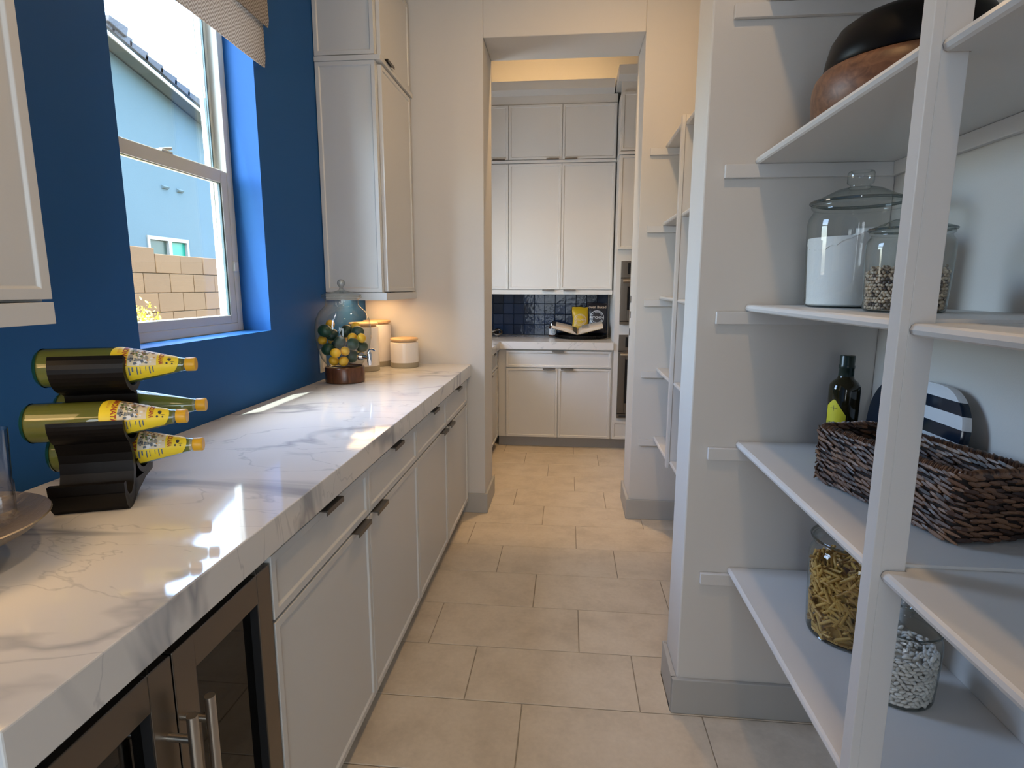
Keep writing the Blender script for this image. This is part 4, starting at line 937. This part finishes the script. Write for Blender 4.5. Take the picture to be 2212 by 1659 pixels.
MB().lathe([(0, 0), (.034, 0), (.0375, .005), (.0385, .02), (.0395, .195), (.038, .208), (.031, .218), (.0215, .226), (.0190, .236), (.0175, .262)], (ox, oy, oz), 48, close=False).build('body', DKB, ob, smooth=True, ang=60)
setp(MB().lathe([(0, .291), (.0178, .291), (.0192, .288), (.0187, .266), (.0200, .263), (.0200, .256), (.0188, .254), (.0197, .228), (.0180, .226)], (ox, oy, oz), 40, close=False).build('cap', mat('dark_green_foil', (.006, .018, .013), .3), ob, smooth=True), 'dark green sleeve cap')
f3 = cyl3(ox, oy, oz, .0399, math.radians(234)); m = MB()
outl = [(-.040, .02), (.0165, .02), (.0165, .128), (-.013, .170), (-.018, .170), (-.040, .150)]
P = []; F = []; n = 14
for i in range(n+1):
    s = -.040+.0565*i/n; tt = .128+(.0165-s)/.0295*.042 if s > -.013 else (.170 if s > -.018 else .170-(-.018-s)/.022*.02)
    P += [f3(s, .02), f3(s, (.02+tt)/2), f3(s, tt)]
for i in range(n): a = 3*i; F += [(a, a+3, a+4, a+1), (a+1, a+4, a+5, a+2)]
lb = MB().add(P, F).build('label', mat('lemon_yellow_label', (.62, .55, .02), .5), ob, smooth=True)
e3 = cyl3(ox, oy, oz, .0403, math.radians(234)); m = MB()
add_text(m, 'ORGANIC', .0098, lambda a, b: e3(a-.012, .1035+b), .0001); m.build('lettering', INKD, lb); m = MB(); add_patch(m, -.0165, -.0155, .138, .154, e3, 1, 2)
add_patch(m, -.026, -.006, .1455, .1465, e3, 6, 1); add_patch(m, .0005, .0075, .0835, .0845, e3, 3, 1); add_patch(m, .0035, .0045, .080, .088, e3, 1, 1); setp(m.build('star_marks', INKD, lb), kind='stuff')
m = MB(); add_disc(m, -.016, .056, .009, .009, e3, 18); m.build('olive_picture', INKG, lb)

def arch_board(name, label, y0, y1, zt, tilt, mt_list, xb, th, rad):
    yc, hw, hh = (y0+y1)/2, (y1-y0)/2, zt-.9588
    t = thing(name, label, 'cutting board', (xb, yc, .9588))
    def hwid(z):   # half width with rounded upper corners
        d = z-(hh-rad)
        return hw if d <= 0 else hw-rad+math.sqrt(max(0, rad*rad-d*d))
    M = lambda x, y, z: (xb+x*math.cos(tilt)+z*math.sin(tilt), yc+y, .9590+z*math.cos(tilt)-x*math.sin(tilt)+th*math.sin(tilt))
    for bi, (z0, z1, mt_) in enumerate(mt_list):
        zs = [z0+(z1-z0)*i/10 for i in range(11)]; z1 = min(z1, hh); P = []; F = []
        for z in zs:
            w = hwid(min(z, hh)) if z < hh-1e-6 else max(.0, hw-rad)
            P += [M(-th, -w+.004, z), M(-th, w-.004, z), M(-th*.6, w, z), M(0, w, z), M(0, -w, z), M(-th*.6, -w, z)]
        for i in range(10):
            for k in range(6): F.append((6*i+k, 6*i+(k+1) % 6, 6*i+6+(k+1) % 6, 6*i+6+k))
        F += [tuple(range(5, -1, -1)), tuple(range(60, 66))]
        MB().add(P, F).build('stripe' if len(mt_list) > 1 else 'slab', mt_, t, smooth=True, ang=40)
    return t
stripes = []; z = 0.0; k = 0; hh = 1.205-.9588
edges = [0, .040, .070, .100, .130, .160, .190, .218, hh]
for i in range(len(edges)-1): stripes.append((edges[i]+.00005, edges[i+1], NAVY if i % 2 == 1-(len(edges) % 2) else WHITEG))
arch_board('cutting_board', 'navy and white striped marble board leaning on the wall behind the basket', 1.318, 1.600, 1.205, math.radians(7), stripes, .868, .018, .105)
arch_board('cutting_board', 'plain black rounded board leaning on the wall beside the striped board', 1.5, 1.765, 1.19, math.radians(6), [(0, 1.19-.9588, NAVY)], .889, .010, .118)

# woven basket
bt = Vector((.101, -.393, 0)).normalized(); bn = Vector((-bt.y, bt.x, 0)); BP = Vector((.617, 1.463, .9588)); BL, BD, BHt = .404, .178, .142
bs = thing('woven_basket', 'long dark brown woven basket on the shelf behind the post', 'basket', BP+bt*BL/2+bn*BD/2)
def bpt(s, d, z, grow=0.0):
    k = grow+.006*z/BHt
    return BP+bt*(s)+bn*(d)+Vector((0, 0, z))
corn = [(0, 0), (BL, 0), (BL, BD), (0, BD)]
wallm = MB()
def side_walk(off, rad=.02, step=.004):
    pts = []; W, D = BL-2*off, BD-2*off
    for (cx_, cy_, a0) in ((rad, rad, 180), (W-rad, rad, 270), (W-rad, D-rad, 0), (rad, D-rad, 90)):
        for i in range(7): a = math.radians(a0+15*i); pts.append((off+cx_+rad*math.cos(a), off+cy_+rad*math.sin(a)))
    pts.append(pts[0]); out = []
    for (a, b) in zip(pts, pts[1:]):
        L = math.hypot(b[0]-a[0], b[1]-a[1]); nn = max(1, int(L/step))
        for i in range(nn): f = i/nn; out.append((a[0]+(b[0]-a[0])*f, a[1]+(b[1]-a[1])*f))
    return out
for off, flip in ((.008, 0), (.016, 1)):
    w = side_walk(off, .018, .02); n = len(w); base = len(wallm.v)
    P = [tuple(bpt(p[0], p[1], .004)) for p in w]+[tuple(bpt(p[0], p[1], BHt-.004)) for p in w]
    wallm.add(P, [(i, (i+1) % n, n+(i+1) % n, n+i) for i in range(n)]+([tuple(range(n))] if not flip else []))
w = side_walk(.016, .018, .02); wallm.add([tuple(bpt(p[0], p[1], .010)) for p in w], [tuple(range(len(w)))])
wallm.build('liner', mat('dark_basket_core', (.012, .006, .004), .8), bs)
rr = random.Random(11); m = MB(); sg = sphere_geo(5, 4)
rows = 11
for side_off, insd in ((.004, 0), (.0195, 1)):
    wk = side_walk(side_off, .02, .0015); per = len(wk)
    for r in range(rows):
        z0 = .010+(BHt-.020)*r/(rows-1); pos = rr.uniform(0, 12)
        while pos < per:
            L = int(rr.uniform(14, 24)); i0 = int(pos) % per; i1 = (i0+4) % per
            a = wk[(i0-2) % per]; b = wk[(i0+2) % per]; c = wk[i0]
            d = (bt*(b[0]-a[0])+bn*(b[1]-a[1])).normalized(); nrm = Vector((d.y, -d.x, 0)); sl = .24*(1 if r % 2 else 1)+rr.uniform(-.15, .15)
            ax = (d+Vector((0, 0, -sl*(-1 if insd else 1)))).normalized(); upv = ax.cross(nrm).normalized()
            h = L*.0015*.62; cz = max(.007, z0+rr.uniform(-.0025, .0025)); cpt = bpt(c[0], c[1], cz)+nrm*rr.uniform(-.001, .002)*(1)
            w_, t_ = rr.uniform(.0036, .0062), rr.uniform(.0028, .0042)
            P = [cpt+ax*(p[2]*h)+upv*(p[0]*w_)+nrm*(p[1]*t_) for p in sg[0]]
            zmin = min(p.z for p in P); 
            if zmin < .9590: P = [p+Vector((0, 0, .9590-zmin)) for p in P]
            m.add([tuple(p) for p in P], sg[1]); pos += L*.72
setp(m.build('weave', RATTAN, bs), kind='stuff')
m = MB(); wk = side_walk(.010, .022, .0042); per = len(wk)
for i in range(per):
    a = wk[(i-1) % per]; b = wk[(i+1) % per]; c = wk[i]; d = (bt*(b[0]-a[0])+bn*(b[1]-a[1])).normalized(); nrm = Vector((d.y, -d.x, 0))
    ax = (nrm*.75+Vector((0, 0, .75))+d*.55).normalized(); u_ = ax.cross(d).normalized(); v_ = ax.cross(u_); cpt = bpt(c[0], c[1], BHt-.006+rr.uniform(-.0015, .0015))
    h = .0115+rr.uniform(-.001, .0015); m.add([tuple(cpt+ax*(p[2]*h*.85)+u_*(p[0]*.0085)+v_*(p[1]*.0036)) for p in sphere_geo(6, 5)[0]], sphere_geo(6, 5)[1])
setp(m.build('rim', RATTAN, bs, smooth=True), kind='stuff')

# ------------------------------------------------------------------ outside the window
GR = mat('sandy_gravel', (.22, .17, .11), .95, bump=.6, bscale=60, var=.15, vscale=4)
struct(MB().box(-30, -1.46, -10, 30, -.25, -.15).build('ground', GR, loc=(0, 0, 0)), 'sandy gravel side yard outside the window', 'ground')
BLK = mat('tan_block', (.088, .046, .012), .9, bump=.5, bscale=90, rnd=.07); MORT = mat('tan_mortar', (.062, .036, .012), .95)
bw = setp(thing('garden_wall', 'tan concrete block garden wall outside the window', 'wall', (-4.4, 6, -.15)), kind='structure')
XB = -4.3
MB().box(XB-.19, XB-.012, 2.8, 9.0, -.15, 1.766).build('mortar', MORT, bw)
MB().box(XB-.19, XB-.012, 2.8, 5.68, 1.766, 1.826).build('mortar', MORT, bw)
fb = {}
for k in range(8):
    z1 = 1.770-k*.2035; off = 5.731 if k % 2 == 0 else 5.936
    for i in range(-7, 8):
        y0 = off+i*.395
        h = .2035-.008; zt = z1
        if k == 0 and y0+.395 <= 5.74: h += .058; zt = z1+.058
        key = round(h, 3)
        if key not in fb:
            fb[key] = MB().box(-.195, 0, .004, .391, -h, 0).build('block', BLK, bw, local=True, bev=.004); o = fb[key]
        else: o = copy_part(fb[key], bw)
        o.location = (XB+random.uniform(-.003, .003)+4.4, y0-6, zt-.0+.15)
# neighbouring house with gable rake
hs = setp(thing('neighbour_house', 'grey stucco neighbour house with dark tiled gable roof', 'house', (-7, 9.5, -.15)), kind='structure')
STUC = mat('grey_stucco', (.040, .066, .070), .95, bump=.5, bscale=50, var=.06, vscale=1.5)
XH = -6.8; sl = -.2313; zr = lambda y: 4.917+(y-8.175)*sl
m = MB()
hz0, hz1 = 1.0, 2.255; ya, yb2 = 8.92, 9.94
for (a, b) in ((5.2, ya), (ya, yb2), (yb2, 12.3)):
    def q(zb0, zb1=None):
        pts = [(a, zb0), (b, zb0), (b, zb1 if zb1 else zr(b)+.02), (a, zb1 if zb1 else zr(a)+.02)]
        m.prism(pts, lambda p, z, c: (c, p, z), XH-.2, XH)
    if a == ya: q(-.15, hz0); q(hz1)
    else: q(-.15)
m.build('wall', STUC, hs)
MB().prism([(5.2, zr(5.2)), (12.6, zr(12.6)), (12.6, zr(12.6)+.075), (5.2, zr(5.2)+.075)], lambda p, z, c: (c, p, z), -6.52, -6.50).build('fascia', mat('cream_fascia', (.20, .21, .19), .6), hs)
MB().prism([(5.2, zr(5.2)+.06), (12.6, zr(12.6)+.06), (12.6, zr(12.6)+.09), (5.2, zr(5.2)+.09)], lambda p, z, c: (c, p, z), -9.5, -6.50).build('roof_deck', STUC, hs)
RT = mat('slate_grey_roof_tile', (.014, .017, .021), .8, rnd=.15, bump=.4, bscale=30)
th = math.atan(sl); rf = None
for i in range(-10, 15):
    y = 8.72+i*.318
    if rf is None:
        rf = MB().add([(-.5, -.20, .0), (.03, -.20, 0), (.03, .19, 0), (-.5, .19, 0), (-.5, -.20, .085), (.03, -.20, .085), (.03, .19, .135), (-.5, .19, .135)], [(0, 3, 2, 1), (4, 5, 6, 7), (0, 1, 5, 4), (1, 2, 6, 5), (2, 3, 7, 6), (3, 0, 4, 7)]).build('roof_tile', RT, hs, local=True, bev=.01); o = rf
    else: o = copy_part(rf, hs)
    o.location = (-6.5+7, y-9.5, zr(y)+.085+.15); o.rotation_euler = (th, 0, 0)
o = copy_part(rf, hs); o.location = (-6.45+7, 8.28-9.5, zr(8.28)+.135+.15); o.rotation_euler = (th, 0, 0); o.scale = (1, .9, 1.1)
wn_ = rect_frame(MB(), ya, yb2, hz0, hz1, XH-.06, XH+.02, .05, .05, .05, .06)
wn_.box(XH-.06, XH+.02, 9.41, 9.49, hz0+.05, hz1-.06); wf = wn_.build('window', mat('cream_window_frame', (.13, .135, .115), .5), hs)
MB().box(XH-.05, XH-.03, ya+.05, 9.41, hz0+.05, hz1-.06).build('pane', mat('dim_window_glass', (.022, .036, .026), .3, spec=.2), wf)
MB().box(XH-.05, XH-.03, 9.49, yb2-.05, hz0+.05, hz1-.06).build('pane', mat('green_film_glass', (.001, .105, .066), .3, spec=.2), wf)
for y in (9.455, 9.83):
    m = MB(); m.prism([(XH, 3.05), (XH+.03, 3.06), (XH+.05, 3.085), (XH, 3.115)], lambda x, z, c: (x, c, z), y-.07, y+.07); m.build('vent_hood', STUC, hs)
# flowering shrub
sh = thing('yellow_shrub', 'bright yellow flowering shrub at the foot of the block wall', 'shrub', (-3.6, 4.35, -.15))
rr = random.Random(3); m = MB(); mb2 = MB()
for i in range(26):
    a = rr.uniform(0, 2*PI); l = rr.uniform(.05, .26); tip = (-3.6+l*math.cos(a)*.8, 4.35+l*math.sin(a)+.12, rr.uniform(.7, 1.22)); mb2.tube([(-3.6, 4.35, -.15), (-3.6+(tip[0]+3.6)*.4, 4.35+(tip[1]-4.35)*.4, .5), tip], [.012, .008, .003], 6)
    for k in range(150):
        p = Vector(tip)+Vector((rr.gauss(0, .055), rr.gauss(0, .055), rr.gauss(-.05, .07))); u_ = Vector((rr.gauss(0, 1), rr.gauss(0, 1), rr.gauss(0, 1))).normalized(); v_ = u_.orthogonal().normalized(); s = rr.uniform(.006, .014)
        m.add([tuple(p-u_*s*1.6), tuple(p+v_*s*.6), tuple(p+u_*s*1.6), tuple(p-v_*s*.6)], [(0, 1, 2, 3)])
mb2.build('stems', mat('shrub_stem', (.20, .22, .06), .8), sh)
setp(m.build('blossoms', mat('yellow_blossom', (.72, .62, .02), .6), sh), kind='stuff')
